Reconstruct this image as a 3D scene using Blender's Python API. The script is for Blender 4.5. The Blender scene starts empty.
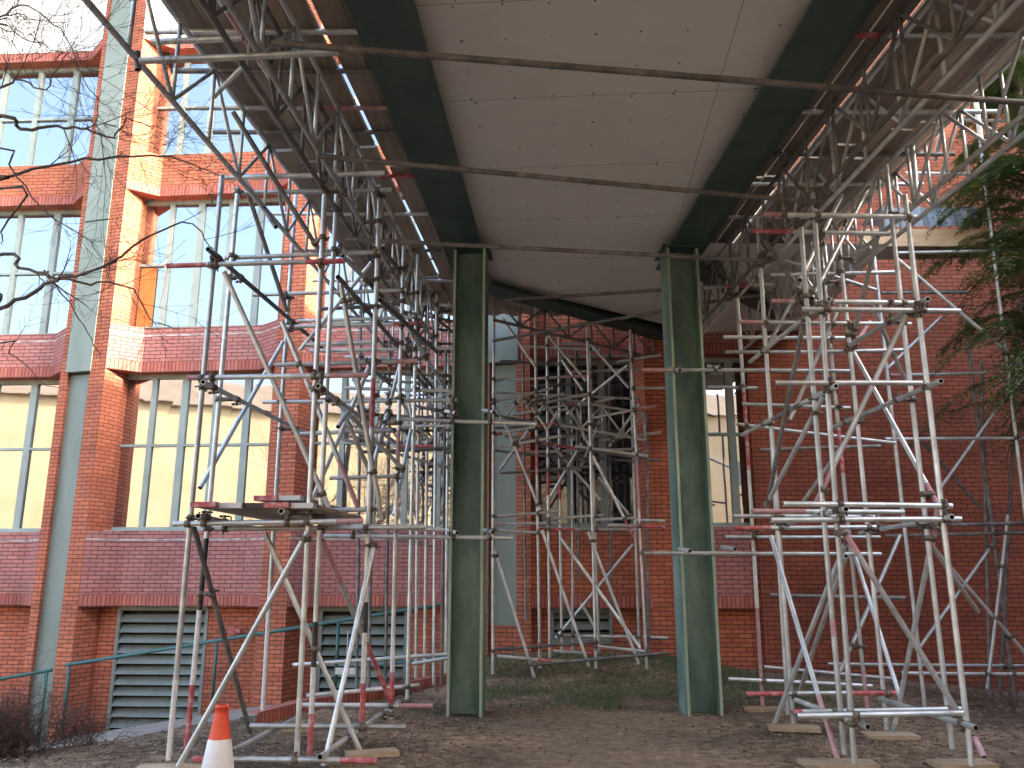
import bpy, math, random
from mathutils import Vector, Matrix, noise
random.seed(7)
R = math.radians
C = bpy.context.scene
col = C.collection
F = 828.0; PITCH = R(13.1); EYE = 1.55
sp, cp = math.sin(PITCH), math.cos(PITCH)
V = Vector

def ray(x, y):
    cx = (x - 512) / F; cy = (384 - y) / F
    return V((cx, cp - cy * sp, sp + cy * cp))
def P(x, y, Y):                       # the point seen at x, y standing Y metres away
    r = ray(x, y); t = Y / r.y
    return V((r.x * t, Y, EYE + r.z * t))
def Q(x, y, z):                       # the point seen at x, y lying at height z
    r = ray(x, y); t = (z - EYE) / r.z
    return V((r.x * t, r.y * t, z))

# ------------------------------------------------------------------ mesh collector
class MB:
    def __init__(s): s.v = []; s.f = []; s.m = []; s.uv = []; s.sm = []
    def quad(s, pts, mi=0, uv=None, smooth=False):
        b = len(s.v); s.v += [tuple(p) for p in pts]
        s.f.append(tuple(range(b, b + len(pts)))); s.m.append(mi); s.sm.append(smooth)
        s.uv.append(uv if uv else [(0, 0)] * len(pts))
    def hexa(s, c, mi=0):             # 8 corners: 0-3 bottom ccw, 4-7 top ccw
        b = len(s.v); s.v += [tuple(p) for p in c]
        for f in ((3,2,1,0),(4,5,6,7),(0,1,5,4),(1,2,6,5),(2,3,7,6),(3,0,4,7)):
            s.f.append(tuple(b + i for i in f)); s.m.append(mi); s.sm.append(False)
            p = [V(c[i]) for i in f]; n = (p[1]-p[0]).cross(p[2]-p[1])
            if abs(n.z) > max(abs(n.x), abs(n.y)): s.uv.append([(q.x, q.y) for q in p])
            else:
                t = V((-n.y, n.x, 0)); t = t.normalized() if t.length > 1e-9 else V((1,0,0))
                s.uv.append([(q.dot(t), q.z) for q in p])
    def box(s, c, d, rz=0, mi=0):
        cx, cy, cz = c; dx, dy, dz = d[0]/2, d[1]/2, d[2]/2
        ca, sa = math.cos(rz), math.sin(rz)
        k = [(-dx,-dy),(dx,-dy),(dx,dy),(-dx,dy)]
        k = [(cx+ca*x-sa*y, cy+sa*x+ca*y) for x, y in k]
        s.hexa([(x,y,cz-dz) for x,y in k] + [(x,y,cz+dz) for x,y in k], mi)
    def bar(s, a, b, w, h, mi=0, up=V((0,0,1))):     # rectangular bar a -> b
        a, b = V(a), V(b); d = (b-a).normalized(); sd = d.cross(up)
        if sd.length < 1e-4: sd = d.cross(V((1,0,0)))
        sd.normalize(); u = sd.cross(d)
        c = []
        for q in (a, b):
            c.append([q - sd*w/2 - u*h/2, q + sd*w/2 - u*h/2, q + sd*w/2 + u*h/2, q - sd*w/2 + u*h/2])
        A, B = c
        s.hexa([A[0],A[1],B[1],B[0],A[3],A[2],B[2],B[3]], mi)
    def cyl(s, a, b, r, n=10, mi=0, r2=None, caps=True):
        a, b = V(a), V(b); d = (b-a).normalized(); r2 = r if r2 is None else r2
        x = d.orthogonal().normalized(); y = d.cross(x)
        base = len(s.v)
        for q, rr in ((a, r), (b, r2)):
            for i in range(n):
                t = 2*math.pi*i/n; s.v.append(tuple(q + x*math.cos(t)*rr + y*math.sin(t)*rr))
        for i in range(n):
            j = (i+1) % n
            s.f.append((base+i, base+j, base+n+j, base+n+i)); s.m.append(mi); s.sm.append(True); s.uv.append([(0,0)]*4)
        if caps:
            s.f.append(tuple(base+i for i in reversed(range(n)))); s.m.append(mi); s.sm.append(False); s.uv.append([(0,0)]*n)
            s.f.append(tuple(base+n+i for i in range(n))); s.m.append(mi); s.sm.append(False); s.uv.append([(0,0)]*n)
    def limb(s, pts, rad, n=6, mi=0):      # tapered tube through points
        base = len(s.v); prev = None
        for i, q in enumerate(pts):
            q = V(q); d = (V(pts[min(i+1,len(pts)-1)]) - V(pts[max(i-1,0)]))
            d = d.normalized() if d.length > 1e-9 else V((0,0,1))
            x = d.orthogonal() if prev is None else (prev - d*prev.dot(d))
            x.normalize(); prev = x; y = d.cross(x)
            for k in range(n):
                t = 2*math.pi*k/n; s.v.append(tuple(q + (x*math.cos(t) + y*math.sin(t))*rad[i]))
        for i in range(len(pts)-1):
            for k in range(n):
                j = (k+1) % n; a = base+i*n
                s.f.append((a+k, a+j, a+n+j, a+n+k)); s.m.append(mi); s.sm.append(True); s.uv.append([(0,0)]*4)
    def build(s, name, mats, parent=None):
        me = bpy.data.meshes.new(name); me.from_pydata(s.v, [], s.f)
        for m in (mats if isinstance(mats, (list, tuple)) else [mats]): me.materials.append(m)
        me.polygons.foreach_set('material_index', s.m)
        me.polygons.foreach_set('use_smooth', s.sm)
        ul = me.uv_layers.new(name='UVMap'); fl = []
        for u in s.uv:
            for q in u: fl += [q[0], q[1]]
        ul.data.foreach_set('uv', fl)
        me.update()
        o = bpy.data.objects.new(name, me); col.objects.link(o)
        if parent: o.parent = parent; o.matrix_parent_inverse = Matrix.Translation(parent.location).inverted()
        return o

def tag(o, label=None, cat=None, group=None, kind=None):
    if label: o['label'] = label
    if cat: o['category'] = cat
    if group: o['group'] = group
    if kind: o['kind'] = kind
    return o
def thing(name, label, cat, loc=(0,0,0), group=None):
    o = bpy.data.objects.new(name, None); o.location = loc; o.empty_display_size = .2
    col.objects.link(o); return tag(o, label, cat, group)

# ------------------------------------------------------------------ materials
def new(name):
    m = bpy.data.materials.new(name); m.use_nodes = True
    return m, m.node_tree.nodes, m.node_tree.links, m.node_tree.nodes['Principled BSDF']
def N(ns, t, **k):
    n = ns.new(t)
    for a, b in k.items():
        if a in n.inputs.keys() if hasattr(n.inputs, 'keys') else False: n.inputs[a].default_value = b
        else: setattr(n, a, b)
    return n
def ramp(ns, stops):
    r = ns.new('ShaderNodeValToRGB'); e = r.color_ramp.elements
    while len(e) < len(stops): e.new(.5)
    for k, (p, c) in zip(e, stops): k.position = p; k.color = (*c, 1) if len(c) == 3 else c
    return r
def noisy(name, stops, scale=6, rough=.7, detail=6, bump=.2, bscale=None, metal=0, coords='Object', dist=.01, stretch=None, spec=.5, objvar=0):
    m, ns, ls, bs = new(name)
    tc = ns.new('ShaderNodeTexCoord'); mp = ns.new('ShaderNodeMapping'); ls.new(tc.outputs[coords], mp.inputs[0])
    if stretch: mp.inputs['Scale'].default_value = stretch
    n1 = ns.new('ShaderNodeTexNoise'); n1.inputs['Scale'].default_value = scale; n1.inputs['Detail'].default_value = detail; n1.inputs['Roughness'].default_value = .62
    ls.new(mp.outputs[0], n1.inputs[0])
    r = ramp(ns, stops); ls.new(n1.outputs[0], r.inputs[0])
    out = r.outputs[0]
    if objvar:
        oi = ns.new('ShaderNodeObjectInfo'); hs = ns.new('ShaderNodeHueSaturation')
        mr = ns.new('ShaderNodeMapRange'); mr.inputs[3].default_value = 1-objvar; mr.inputs[4].default_value = 1+objvar
        ls.new(oi.outputs['Random'], mr.inputs[0]); ls.new(mr.outputs[0], hs.inputs['Value']); ls.new(out, hs.inputs['Color']); out = hs.outputs[0]
    ls.new(out, bs.inputs['Base Color'])
    bs.inputs['Roughness'].default_value = rough; bs.inputs['Metallic'].default_value = metal
    bs.inputs['Specular IOR Level'].default_value = spec
    if bump:
        n2 = ns.new('ShaderNodeTexNoise'); n2.inputs['Scale'].default_value = bscale or scale*4; n2.inputs['Detail'].default_value = 8
        ls.new(mp.outputs[0], n2.inputs[0])
        b = ns.new('ShaderNodeBump'); b.inputs['Strength'].default_value = bump; b.inputs['Distance'].default_value = dist
        ls.new(n2.outputs[0], b.inputs['Height']); ls.new(b.outputs[0], bs.inputs['Normal'])
    return m
def brick_mat(name, soldier=False, c1=(.47,.135,.085), c2=(.34,.085,.06), mortar=(.085,.06,.055), bloom=0.0):
    m, ns, ls, bs = new(name)
    uv = ns.new('ShaderNodeUVMap'); mp = ns.new('ShaderNodeMapping'); ls.new(uv.outputs[0], mp.inputs[0])
    b = ns.new('ShaderNodeTexBrick'); ls.new(mp.outputs[0], b.inputs[0])
    b.inputs['Scale'].default_value = 1
    b.inputs['Mortar Size'].default_value = .0075; b.inputs['Mortar Smooth'].default_value = .15; b.inputs['Bias'].default_value = 0
    if soldier: b.inputs['Brick Width'].default_value = .075; b.inputs['Row Height'].default_value = .2151; b.offset = 0
    else: b.inputs['Brick Width'].default_value = .225; b.inputs['Row Height'].default_value = .075; b.offset = .5
    b.inputs['Color1'].default_value = (*c1, 1); b.inputs['Color2'].default_value = (*c2, 1); b.inputs['Mortar'].default_value = (*mortar, 1)
    tc = ns.new('ShaderNodeTexCoord'); n = ns.new('ShaderNodeTexNoise'); n.inputs['Scale'].default_value = .9; n.inputs['Detail'].default_value = 7
    ls.new(tc.outputs['Object'], n.inputs[0])
    r = ramp(ns, [(.3,(.72,.74,.76)), (.55,(1,1,1)), (.75,(1.15,1.1,1.05))]); ls.new(n.outputs[0], r.inputs[0])
    mx = ns.new('ShaderNodeMixRGB'); mx.blend_type = 'MULTIPLY'; mx.inputs[0].default_value = 1
    ls.new(b.outputs[0], mx.inputs[1]); ls.new(r.outputs[0], mx.inputs[2])
    out = mx.outputs[0]
    # lime bloom on the weathered panels
    n3 = ns.new('ShaderNodeTexNoise'); n3.inputs['Scale'].default_value = 2.2; n3.inputs['Detail'].default_value = 9; n3.inputs['Roughness'].default_value = .7
    ls.new(tc.outputs['Object'], n3.inputs[0])
    r3 = ramp(ns, [(.42,(0,0,0)), (.75,(1,1,1))]); ls.new(n3.outputs[0], r3.inputs[0])
    mm = ns.new('ShaderNodeMath'); mm.operation = 'MULTIPLY_ADD'; mm.inputs[1].default_value = .28 if bloom else .08; mm.inputs[2].default_value = bloom
    ls.new(r3.outputs[0], mm.inputs[0])
    fi = ns.new('ShaderNodeMath'); fi.operation = 'MULTIPLY_ADD'; fi.inputs[1].default_value = -.85; fi.inputs[2].default_value = 1; ls.new(b.outputs['Fac'], fi.inputs[0])
    m2 = ns.new('ShaderNodeMath'); m2.operation = 'MULTIPLY'; ls.new(mm.outputs[0], m2.inputs[0]); ls.new(fi.outputs[0], m2.inputs[1]); mm = m2
    mb = ns.new('ShaderNodeMixRGB'); mb.inputs[2].default_value = (.50,.30,.29,1); ls.new(mm.outputs[0], mb.inputs[0]); ls.new(out, mb.inputs[1])
    ls.new(mb.outputs[0], bs.inputs['Base Color']); bs.inputs['Roughness'].default_value = .82; bs.inputs['Specular IOR Level'].default_value = .25
    inv = ns.new('ShaderNodeMath'); inv.operation = 'SUBTRACT'; inv.inputs[0].default_value = 1; ls.new(b.outputs['Fac'], inv.inputs[1])
    n2 = ns.new('ShaderNodeTexNoise'); n2.inputs['Scale'].default_value = 90; ls.new(tc.outputs['Object'], n2.inputs[0])
    ad = ns.new('ShaderNodeMath'); ad.operation = 'MULTIPLY_ADD'; ad.inputs[1].default_value = .25; ls.new(n2.outputs[0], ad.inputs[0]); ls.new(inv.outputs[0], ad.inputs[2])
    bp = ns.new('ShaderNodeBump'); bp.inputs['Strength'].default_value = .7; bp.inputs['Distance'].default_value = .008
    ls.new(ad.outputs[0], bp.inputs['Height']); ls.new(bp.outputs[0], bs.inputs['Normal'])
    return m
M = {}
M['brick'] = brick_mat('red brick', c1=(.62,.195,.105), c2=(.48,.135,.07))
M['bloom'] = brick_mat('bloomed brick', c1=(.56,.19,.155), c2=(.42,.125,.105), bloom=.24)
M['soldier'] = brick_mat('soldier course', soldier=True, c1=(.56,.17,.12), c2=(.42,.11,.085), bloom=.04)
M['brickdark'] = brick_mat('red brick with shade in colour', c1=(.36,.105,.055), c2=(.28,.075,.042), mortar=(.07,.04,.032))  # darker copy of the red brick; the right wall's shade is in its colour
M['galv'] = noisy('galvanised tube', [(.25,(.36,.385,.385)), (.5,(.58,.615,.615)), (.75,(.78,.82,.82))], scale=5, rough=.38, metal=.5, bump=.12, bscale=60, dist=.002, objvar=.22)
M['rusty'] = noisy('weathered tube', [(.3,(.10,.095,.09)), (.55,(.21,.205,.20)), (.75,(.34,.335,.33))], scale=7, rough=.6, metal=.3, bump=.15, bscale=60, dist=.002, objvar=.2)
M['redband'] = noisy('worn red paint', [(.3,(.40,.05,.06)), (.52,(.52,.13,.14)), (.68,(.62,.46,.45))], scale=14, rough=.55, bump=.1, dist=.002)
M['pinkband'] = noisy('worn pink paint', [(.3,(.50,.20,.22)), (.6,(.52,.33,.35)), (.75,(.6,.55,.54))], scale=16, rough=.55, bump=.1, dist=.002)
M['whiteband'] = noisy('white paint', [(.3,(.62,.62,.60)), (.7,(.8,.8,.78))], scale=14, rough=.5, bump=.1, dist=.002)
M['blackband'] = noisy('black tape', [(.3,(.012,.012,.012)), (.68,(.05,.05,.05)), (.8,(.4,.4,.4))], scale=18, rough=.5, bump=.1, dist=.002)
M['inside'] = noisy('tube bore', [(.3,(.01,.01,.01)), (.7,(.03,.025,.02))], bump=0)
M['coupler'] = noisy('coupler steel', [(.3,(.09,.065,.05)), (.6,(.22,.19,.16)), (.8,(.38,.36,.33))], scale=25, rough=.6, metal=.35, bump=.3, dist=.003)
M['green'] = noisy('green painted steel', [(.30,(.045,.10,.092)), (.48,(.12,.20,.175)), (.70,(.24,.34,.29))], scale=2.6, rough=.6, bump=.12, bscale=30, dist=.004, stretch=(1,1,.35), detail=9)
M['greenedge'] = noisy('paler green steel', [(.25,(.22,.31,.22)), (.6,(.36,.45,.33)), (.8,(.46,.54,.42))], scale=3, rough=.6, bump=.15, dist=.003, stretch=(1,1,.3))
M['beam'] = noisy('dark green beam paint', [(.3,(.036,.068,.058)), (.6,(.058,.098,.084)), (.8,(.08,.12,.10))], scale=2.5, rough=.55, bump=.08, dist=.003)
M['soffit'] = noisy('soffit board', [(.25,(.68,.685,.66)), (.5,(.75,.75,.72)), (.8,(.80,.80,.77))], scale=1.1, rough=.85, bump=.05, bscale=30, detail=9)
M['screw'] = noisy('screw holes', [(.4,(.02,.015,.012)), (.7,(.07,.05,.04))], bump=0)
M['clad'] = noisy('bridge cladding', [(.3,(.30,.31,.30)), (.7,(.38,.39,.38))], scale=2, bump=.05)
M['panel'] = noisy('grey green metal panel', [(.25,(.16,.205,.175)), (.55,(.23,.275,.24)), (.8,(.29,.335,.295))], scale=1.6, rough=.5, bump=.04, bscale=5, stretch=(1,1,.3))
M['frame'] = noisy('pale green window frame', [(.3,(.27,.34,.315)), (.7,(.37,.44,.41))], scale=3, rough=.45, bump=.03)
M['louvre'] = noisy('grey green louvre blade', [(.3,(.19,.225,.20)), (.7,(.27,.305,.275))], scale=3, rough=.5, bump=.05)
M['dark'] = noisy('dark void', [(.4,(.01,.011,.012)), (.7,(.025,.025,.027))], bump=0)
M['plank'] = noisy('weathered scaffold board', [(.2,(.19,.155,.125)), (.5,(.33,.275,.225)), (.8,(.47,.41,.345))], scale=3.0, rough=.85, bump=.35, bscale=18, dist=.004, stretch=(6,.45,6), objvar=.35)
M['ply'] = noisy('pale timber board', [(.25,(.48,.32,.19)), (.55,(.62,.44,.28)), (.8,(.70,.54,.37))], scale=3, rough=.8, bump=.2, dist=.003, stretch=(1,5,6))
M['sole'] = noisy('timber sole board', [(.25,(.28,.20,.13)), (.55,(.45,.35,.23)), (.8,(.55,.45,.32))], scale=4, rough=.85, bump=.3, dist=.003, stretch=(1,6,6), objvar=.15)
M['sheet'] = noisy('blue grey sheeting', [(.3,(.20,.25,.31)), (.7,(.34,.39,.45))], scale=5, rough=.45, bump=.5, bscale=9, dist=.02, stretch=(5,1,.5))
M['rail'] = noisy('green handrail paint', [(.3,(.02,.09,.08)), (.6,(.035,.13,.115)), (.8,(.08,.2,.19))], scale=6, rough=.4, bump=.05)
M['cone'] = noisy('orange plastic', [(.3,(.72,.075,.035)), (.7,(.85,.12,.06))], scale=9, rough=.45, bump=.08, dist=.003)
M['sleeve'] = noisy('white reflective sleeve', [(.25,(.66,.66,.68)), (.7,(.84,.84,.86))], scale=7, rough=.35, bump=.06, dist=.003)
M['rubber'] = noisy('black rubber', [(.4,(.02,.02,.02)), (.7,(.05,.05,.05))], bump=.1)
M['bark'] = noisy('bare bark', [(.3,(.08,.06,.05)), (.6,(.16,.125,.10)), (.8,(.25,.20,.17))], scale=30, rough=.9, bump=.4, dist=.004)
M['barkwarm'] = noisy('pale bark', [(.3,(.16,.11,.08)), (.6,(.28,.20,.14)), (.8,(.36,.28,.2))], scale=20, rough=.9, bump=.4, dist=.004)
M['twig'] = noisy('dead stems', [(.3,(.07,.045,.035)), (.6,(.15,.10,.08)), (.8,(.26,.20,.17))], scale=20, rough=.9, bump=0)
M['conifer'] = noisy('conifer needles', [(.25,(.05,.10,.035)), (.5,(.14,.21,.07)), (.8,(.30,.36,.13))], scale=1.8, rough=.75, bump=0)
M['grass'] = noisy('grass blades', [(.25,(.05,.08,.03)), (.55,(.11,.145,.06)), (.8,(.24,.24,.12))], scale=3, rough=.8, bump=0)
M['cream'] = noisy('cream render', [(.3,(.46,.38,.23)), (.7,(.60,.51,.34))], scale=.7, rough=.8, bump=.05)
M['roofing'] = noisy('dull roof', [(.3,(.20,.15,.11)), (.7,(.30,.24,.18))], scale=.8)
M['chip'] = noisy('pale chippings', [(.2,(.16,.12,.09)), (.5,(.36,.29,.22)), (.8,(.62,.55,.46))], scale=9, rough=.9, bump=0)
M['leaf'] = noisy('dead leaves', [(.2,(.09,.06,.04)), (.5,(.19,.13,.085)), (.8,(.32,.23,.15))], scale=7, rough=.85, bump=0)
M['orange'] = noisy('orange reflection', [(.3,(.60,.17,.04)), (.7,(.72,.24,.07))], scale=3, bump=0)
M['concrete'] = noisy('pale concrete', [(.3,(.24,.22,.19)), (.7,(.36,.33,.29))], scale=4, rough=.9, bump=.3)
M['lime'] = noisy('lime smear', [(.35,(.30,.17,.15)), (.55,(.50,.46,.46)), (.8,(.64,.63,.64))], scale=6, rough=.8, bump=.2, dist=.004)

def glass_mat(name, tint=(.62,.64,.66), mix=.6, inner=(.02,.022,.025)):
    m, ns, ls, bs = new(name)
    g = ns.new('ShaderNodeBsdfGlossy'); g.inputs['Color'].default_value = (*tint, 1); g.inputs['Roughness'].default_value = .015
    bs.inputs['Base Color'].default_value = (*inner, 1); bs.inputs['Roughness'].default_value = .05
    tc = ns.new('ShaderNodeTexCoord'); n = ns.new('ShaderNodeTexNoise'); n.inputs['Scale'].default_value = 1.3; n.inputs['Detail'].default_value = 1; ls.new(tc.outputs['Object'], n.inputs[0])
    b = ns.new('ShaderNodeBump'); b.inputs['Strength'].default_value = .12; b.inputs['Distance'].default_value = .012; ls.new(n.outputs[0], b.inputs['Height'])
    ls.new(b.outputs[0], g.inputs['Normal'])
    mx = ns.new('ShaderNodeMixShader'); mx.inputs[0].default_value = mix
    ls.new(bs.outputs[0], mx.inputs[1]); ls.new(g.outputs[0], mx.inputs[2])
    ls.new(mx.outputs[0], ns['Material Output'].inputs[0]); return m
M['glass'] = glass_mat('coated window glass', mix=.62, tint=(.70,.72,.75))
M['glassdark'] = glass_mat('shaded window glass', mix=.16)  # duller copy of the glass; dark recess reflections put into the mix

def soil_mat():
    m, ns, ls, bs = new('soil')
    tc = ns.new('ShaderNodeTexCoord')
    def nz(s, d=8, r=.65):
        n = ns.new('ShaderNodeTexNoise'); n.inputs['Scale'].default_value = s; n.inputs['Detail'].default_value = d; n.inputs['Roughness'].default_value = r
        ls.new(tc.outputs['Object'], n.inputs[0]); return n
    a = nz(9, 10, .7); r = ramp(ns, [(.3,(.075,.055,.042)), (.5,(.19,.147,.112)), (.66,(.33,.265,.205)), (.8,(.46,.39,.32))]); ls.new(a.outputs[0], r.inputs[0])
    b = nz(.55, 5); r2 = ramp(ns, [(.40,(.62,.60,.58)), (.62,(1.75,1.6,1.4))]); ls.new(b.outputs[0], r2.inputs[0])
    mx = ns.new('ShaderNodeMixRGB'); mx.blend_type = 'MULTIPLY'; mx.inputs[0].default_value = 1; ls.new(r.outputs[0], mx.inputs[1]); ls.new(r2.outputs[0], mx.inputs[2])
    sx = ns.new('ShaderNodeSeparateXYZ'); ls.new(tc.outputs['Object'], sx.inputs[0])
    def mth(op, a_, b_):
        k = ns.new('ShaderNodeMath'); k.operation = op
        for i_, q_ in enumerate((a_, b_)):
            if isinstance(q_, (int, float)): k.inputs[i_].default_value = q_
            else: ls.new(q_, k.inputs[i_])
        return k.outputs[0]
    off = mth('ABSOLUTE', mth('SUBTRACT', mth('ADD', sx.outputs[0], mth('MULTIPLY', sx.outputs[1], -.04)), .55), 0)
    pw = nz(1.6, 6); off2 = mth('ADD', off, mth('MULTIPLY', pw.outputs[0], 1.6))
    pr = ramp(ns, [(.55,(1,1,1)), (1.0,(0,0,0))]); ls.new(mth('MULTIPLY', off2, .45), pr.inputs[0])
    yr = ramp(ns, [(.0,(1,1,1)), (1.0,(0,0,0))]); ls.new(mth('SUBTRACT', mth('MULTIPLY', sx.outputs[1], .4), 4.0), yr.inputs[0])
    pf = mth('MULTIPLY', mth('MULTIPLY', pr.outputs[0], yr.outputs[0]), .75)
    pc = ns.new('ShaderNodeMixRGB'); ls.new(pf, pc.inputs[0]); ls.new(mx.outputs[0], pc.inputs[1])
    rp = ramp(ns, [(.3,(.17,.12,.078)), (.7,(.38,.29,.20))]); ls.new(a.outputs[0], rp.inputs[0]); ls.new(rp.outputs[0], pc.inputs[2]); mx = pc
    ls.new(mx.outputs[0], bs.inputs['Base Color']); bs.inputs['Roughness'].default_value = .95; bs.inputs['Specular IOR Level'].default_value = .2
    c = nz(28, 10, .75); bp = ns.new('ShaderNodeBump'); bp.inputs['Strength'].default_value = .9; bp.inputs['Distance'].default_value = .03
    ls.new(c.outputs[0], bp.inputs['Height']); ls.new(bp.outputs[0], bs.inputs['Normal'])
    return m
M['soil'] = soil_mat()

# ------------------------------------------------------------------ ground
EDGE = [(-30,6.2), (-4.6,7.75), (-2.95,9.9), (-.95,12.9), (-.75,15.2), (-.75,40)]
def sstep(a, b, x):
    t = max(0, min(1, (x-a)/(b-a))); return t*t*(3-2*t)
def edge_d(x, y):                       # >0 beyond the planting edge (towards the light well)
    best = 1e9; sg = -1
    for (x0,y0), (x1,y1) in zip(EDGE, EDGE[1:]):
        dx, dy = x1-x0, y1-y0; t = max(0, min(1, ((x-x0)*dx+(y-y0)*dy)/(dx*dx+dy*dy)))
        px, py = x0+dx*t-x, y0+dy*t-y; d = math.hypot(px, py)
        if d < best: best = d; sg = 1 if (dx*(y-y0)-dy*(x-x0)) > 0 else -1
    return best*sg
def hgt(x, y):
    h = 0.0
    if y < 40 and -14 < x < 14 and y > 0:
        h += .26*sstep(12, 14.3, y)*sstep(-1.2,-.2,x)*(1-sstep(2.6,4,x))
        h -= .28*sstep(5, 8.5, x)*sstep(9,13,y)
        d = edge_d(x, y)
        h -= 1.5*sstep(0.1, 1.5, d)*(1-.55*sstep(-5.5,-1.5,x))
        h += .05*(noise.noise(V((x*.9, y*.9, 0)))) + .022*noise.noise(V((x*4, y*4, 3)))
    return h
def axis(lo, hi, st, far, grow=1.35):
    a = []; x = lo
    while x <= hi+1e-6: a.append(x); x += st
    s = st; b = hi
    while b < far: s *= grow; b += s; a.append(b)
    s = st; b = lo
    while b > -far: s *= grow; b -= s; a.insert(0, b)
    return a
def ground():
    xs = axis(-9, 10, .13, 400); ys = axis(4.5, 16, .12, 400)
    vs = []; fs = []
    for y in ys:
        for x in xs: vs.append((x, y, hgt(x, y)))
    n = len(xs)
    for j in range(len(ys)-1):
        for i in range(n-1): a = j*n+i; fs.append((a, a+1, a+n+1, a+n))
    me = bpy.data.meshes.new('ground'); me.from_pydata(vs, [], fs); me.materials.append(M['soil'])
    me.polygons.foreach_set('use_smooth', [True]*len(fs))
    o = bpy.data.objects.new('ground', me); col.objects.link(o); tag(o, kind='structure')
ground()
def scatter_chips(name, mat, label, n, region, size, seed):
    rd = random.Random(seed); m = MB()
    for _ in range(n):
        x, y = region(rd)
        if edge_d(x, y) > .4 and rd.random() < .6: continue
        z = hgt(x, y); s = size*rd.uniform(.4, 1.4)*(.6+.06*y); a = rd.uniform(0, 6.28)
        ca, sa = math.cos(a), math.sin(a); w = s*rd.uniform(.4,.9); t = [rd.uniform(0, .5)*s for _ in range(4)]
        pts = [(x+ca*s, y+sa*s, z+.004+t[0]), (x-sa*w, y+ca*w, z+.004+t[1]), (x-ca*s, y-sa*s, z+.004+t[2]), (x+sa*w, y-ca*w, z+.004+t[3])]
        m.quad(pts)
        tip = (x, y, z-.01); 
        m.quad([pts[0], pts[3], tip]); m.quad([pts[2], pts[1], tip])
    return tag(m.build(name, mat), label, None, None, 'stuff')
def reg(rd):
    while True:
        y = 5.5 + 9*rd.random()**1.3; x = rd.uniform(-.62, .68)*y
        if abs(x-.55-.04*y) > .5+rd.random()*1.1 or y > 10.5 or rd.random() < .15: return x, y
o = scatter_chips('leaf_litter', M['leaf'], 'dead leaves and crumbs of bark lying over the bare soil', 9000, reg, .017, 3); o['category'] = 'leaf litter'
def reg2(rd):
    while True:
        x, y = reg(rd)
        if noise.noise(V((x*.8, y*.8, 9))) > -.12+rd.uniform(-.2,.2): return x, y
o = scatter_chips('wood_chips', M['chip'], 'pale wood chips and small stones strewn on the dark soil', 14000, reg2, .012, 5); o['category'] = 'wood chips'
def grass():
    rd = random.Random(11); m = MB()
    for _ in range(17000):
        y = rd.uniform(10.4, 14.5); x = rd.uniform(-.7, 4.6)
        dens = sstep(10.4, 12.0, y)*(1-sstep(3.2,4.6,x)*.8)
        if noise.noise(V((x*1.3, y*1.3, 4))) + rd.uniform(-.3,.3) < .25-.55*dens: continue
        z = hgt(x, y); h = rd.uniform(.03,.10); a = rd.uniform(0,6.28); w = rd.uniform(.004,.009); l = rd.uniform(0,.06)
        dx, dy = math.cos(a)*w, math.sin(a)*w; lx, ly = math.cos(a*3.3)*l, math.sin(a*3.3)*l
        m.quad([(x-dx,y-dy,z-.01), (x+dx,y+dy,z-.01), (x+lx,y+ly,z+h)])
    o = m.build('grass', M['grass']); tag(o, 'thin rough grass on the mound beyond the green columns', 'grass', None, 'stuff')
grass()

# ------------------------------------------------------------------ scaffold tubes
TUBES = []                       # (p1, p2, owner)
RT = .0242
def tube_mesh(p1, p2, bands=(), base='galv', r=RT):
    """hollow tube with painted bands: bands = (t0, t1, material key)"""
    p1, p2 = V(p1), V(p2); keys = [base, 'inside'] + sorted({b[2] for b in bands})
    m = MB(); cuts = sorted({0., 1.} | {b[0] for b in bands} | {b[1] for b in bands})
    d = (p2-p1); L = d.length; dn = d/L; x = dn.orthogonal().normalized(); y = dn.cross(x); n = 10
    def ring(q, rr):
        b = len(m.v)
        for i in range(n):
            t = 2*math.pi*i/n; m.v.append(tuple(q + x*math.cos(t)*rr + y*math.sin(t)*rr))
        return b
    def join(a, b, mi, sm=True):
        for i in range(n):
            j = (i+1) % n; m.f.append((a+i, a+j, b+j, b+i)); m.m.append(mi); m.sm.append(sm); m.uv.append([(0,0)]*4)
    # a faint sag / bend so that long tubes are not ruler straight
    bend = (x*random.uniform(-1,1) + y*random.uniform(-1,1))*min(.012, L*.002)
    def at(t): return p1 + d*t + bend*math.sin(math.pi*t)
    for a, b in zip(cuts, cuts[1:]):
        mi = 0
        for (s, e, k) in bands:
            if s-1e-6 <= a and b <= e+1e-6: mi = keys.index(k)
        steps = 3
        prev = ring(at(a), r)
        for i in range(1, steps+1):
            nx = ring(at(a+(b-a)*i/steps), r); join(prev, nx, mi); prev = nx
    for q, sg in ((p1, 1), (p2, -1)):
        o_ = ring(q, r); i_ = ring(q, r*.83); d_ = ring(q + dn*sg*min(.1, L*.3), r*.83)
        if sg > 0: join(i_, o_, 0, False); join(d_, i_, 1)
        else: join(o_, i_, 0, False); join(i_, d_, 1)
        m.f.append(tuple(d_+k for k in range(n))); m.m.append(1); m.sm.append(False); m.uv.append([(0,0)]*n)
    return m, [M[k] for k in keys]
def tube(owner, kind, p1, p2, bands=(), base='galv', r=RT):
    m, mats = tube_mesh(p1, p2, bands, base, r)
    o = m.build(kind, mats, owner); TUBES.append((V(p1), V(p2), owner)); return o
RL = ((0,.14,'redband'),); RR = ((.86,1,'redband'),); RB = RL+RR
PL = ((0,.12,'pinkband'),); PR = ((.85,1,'pinkband'),)
DW = 'rusty'
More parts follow.
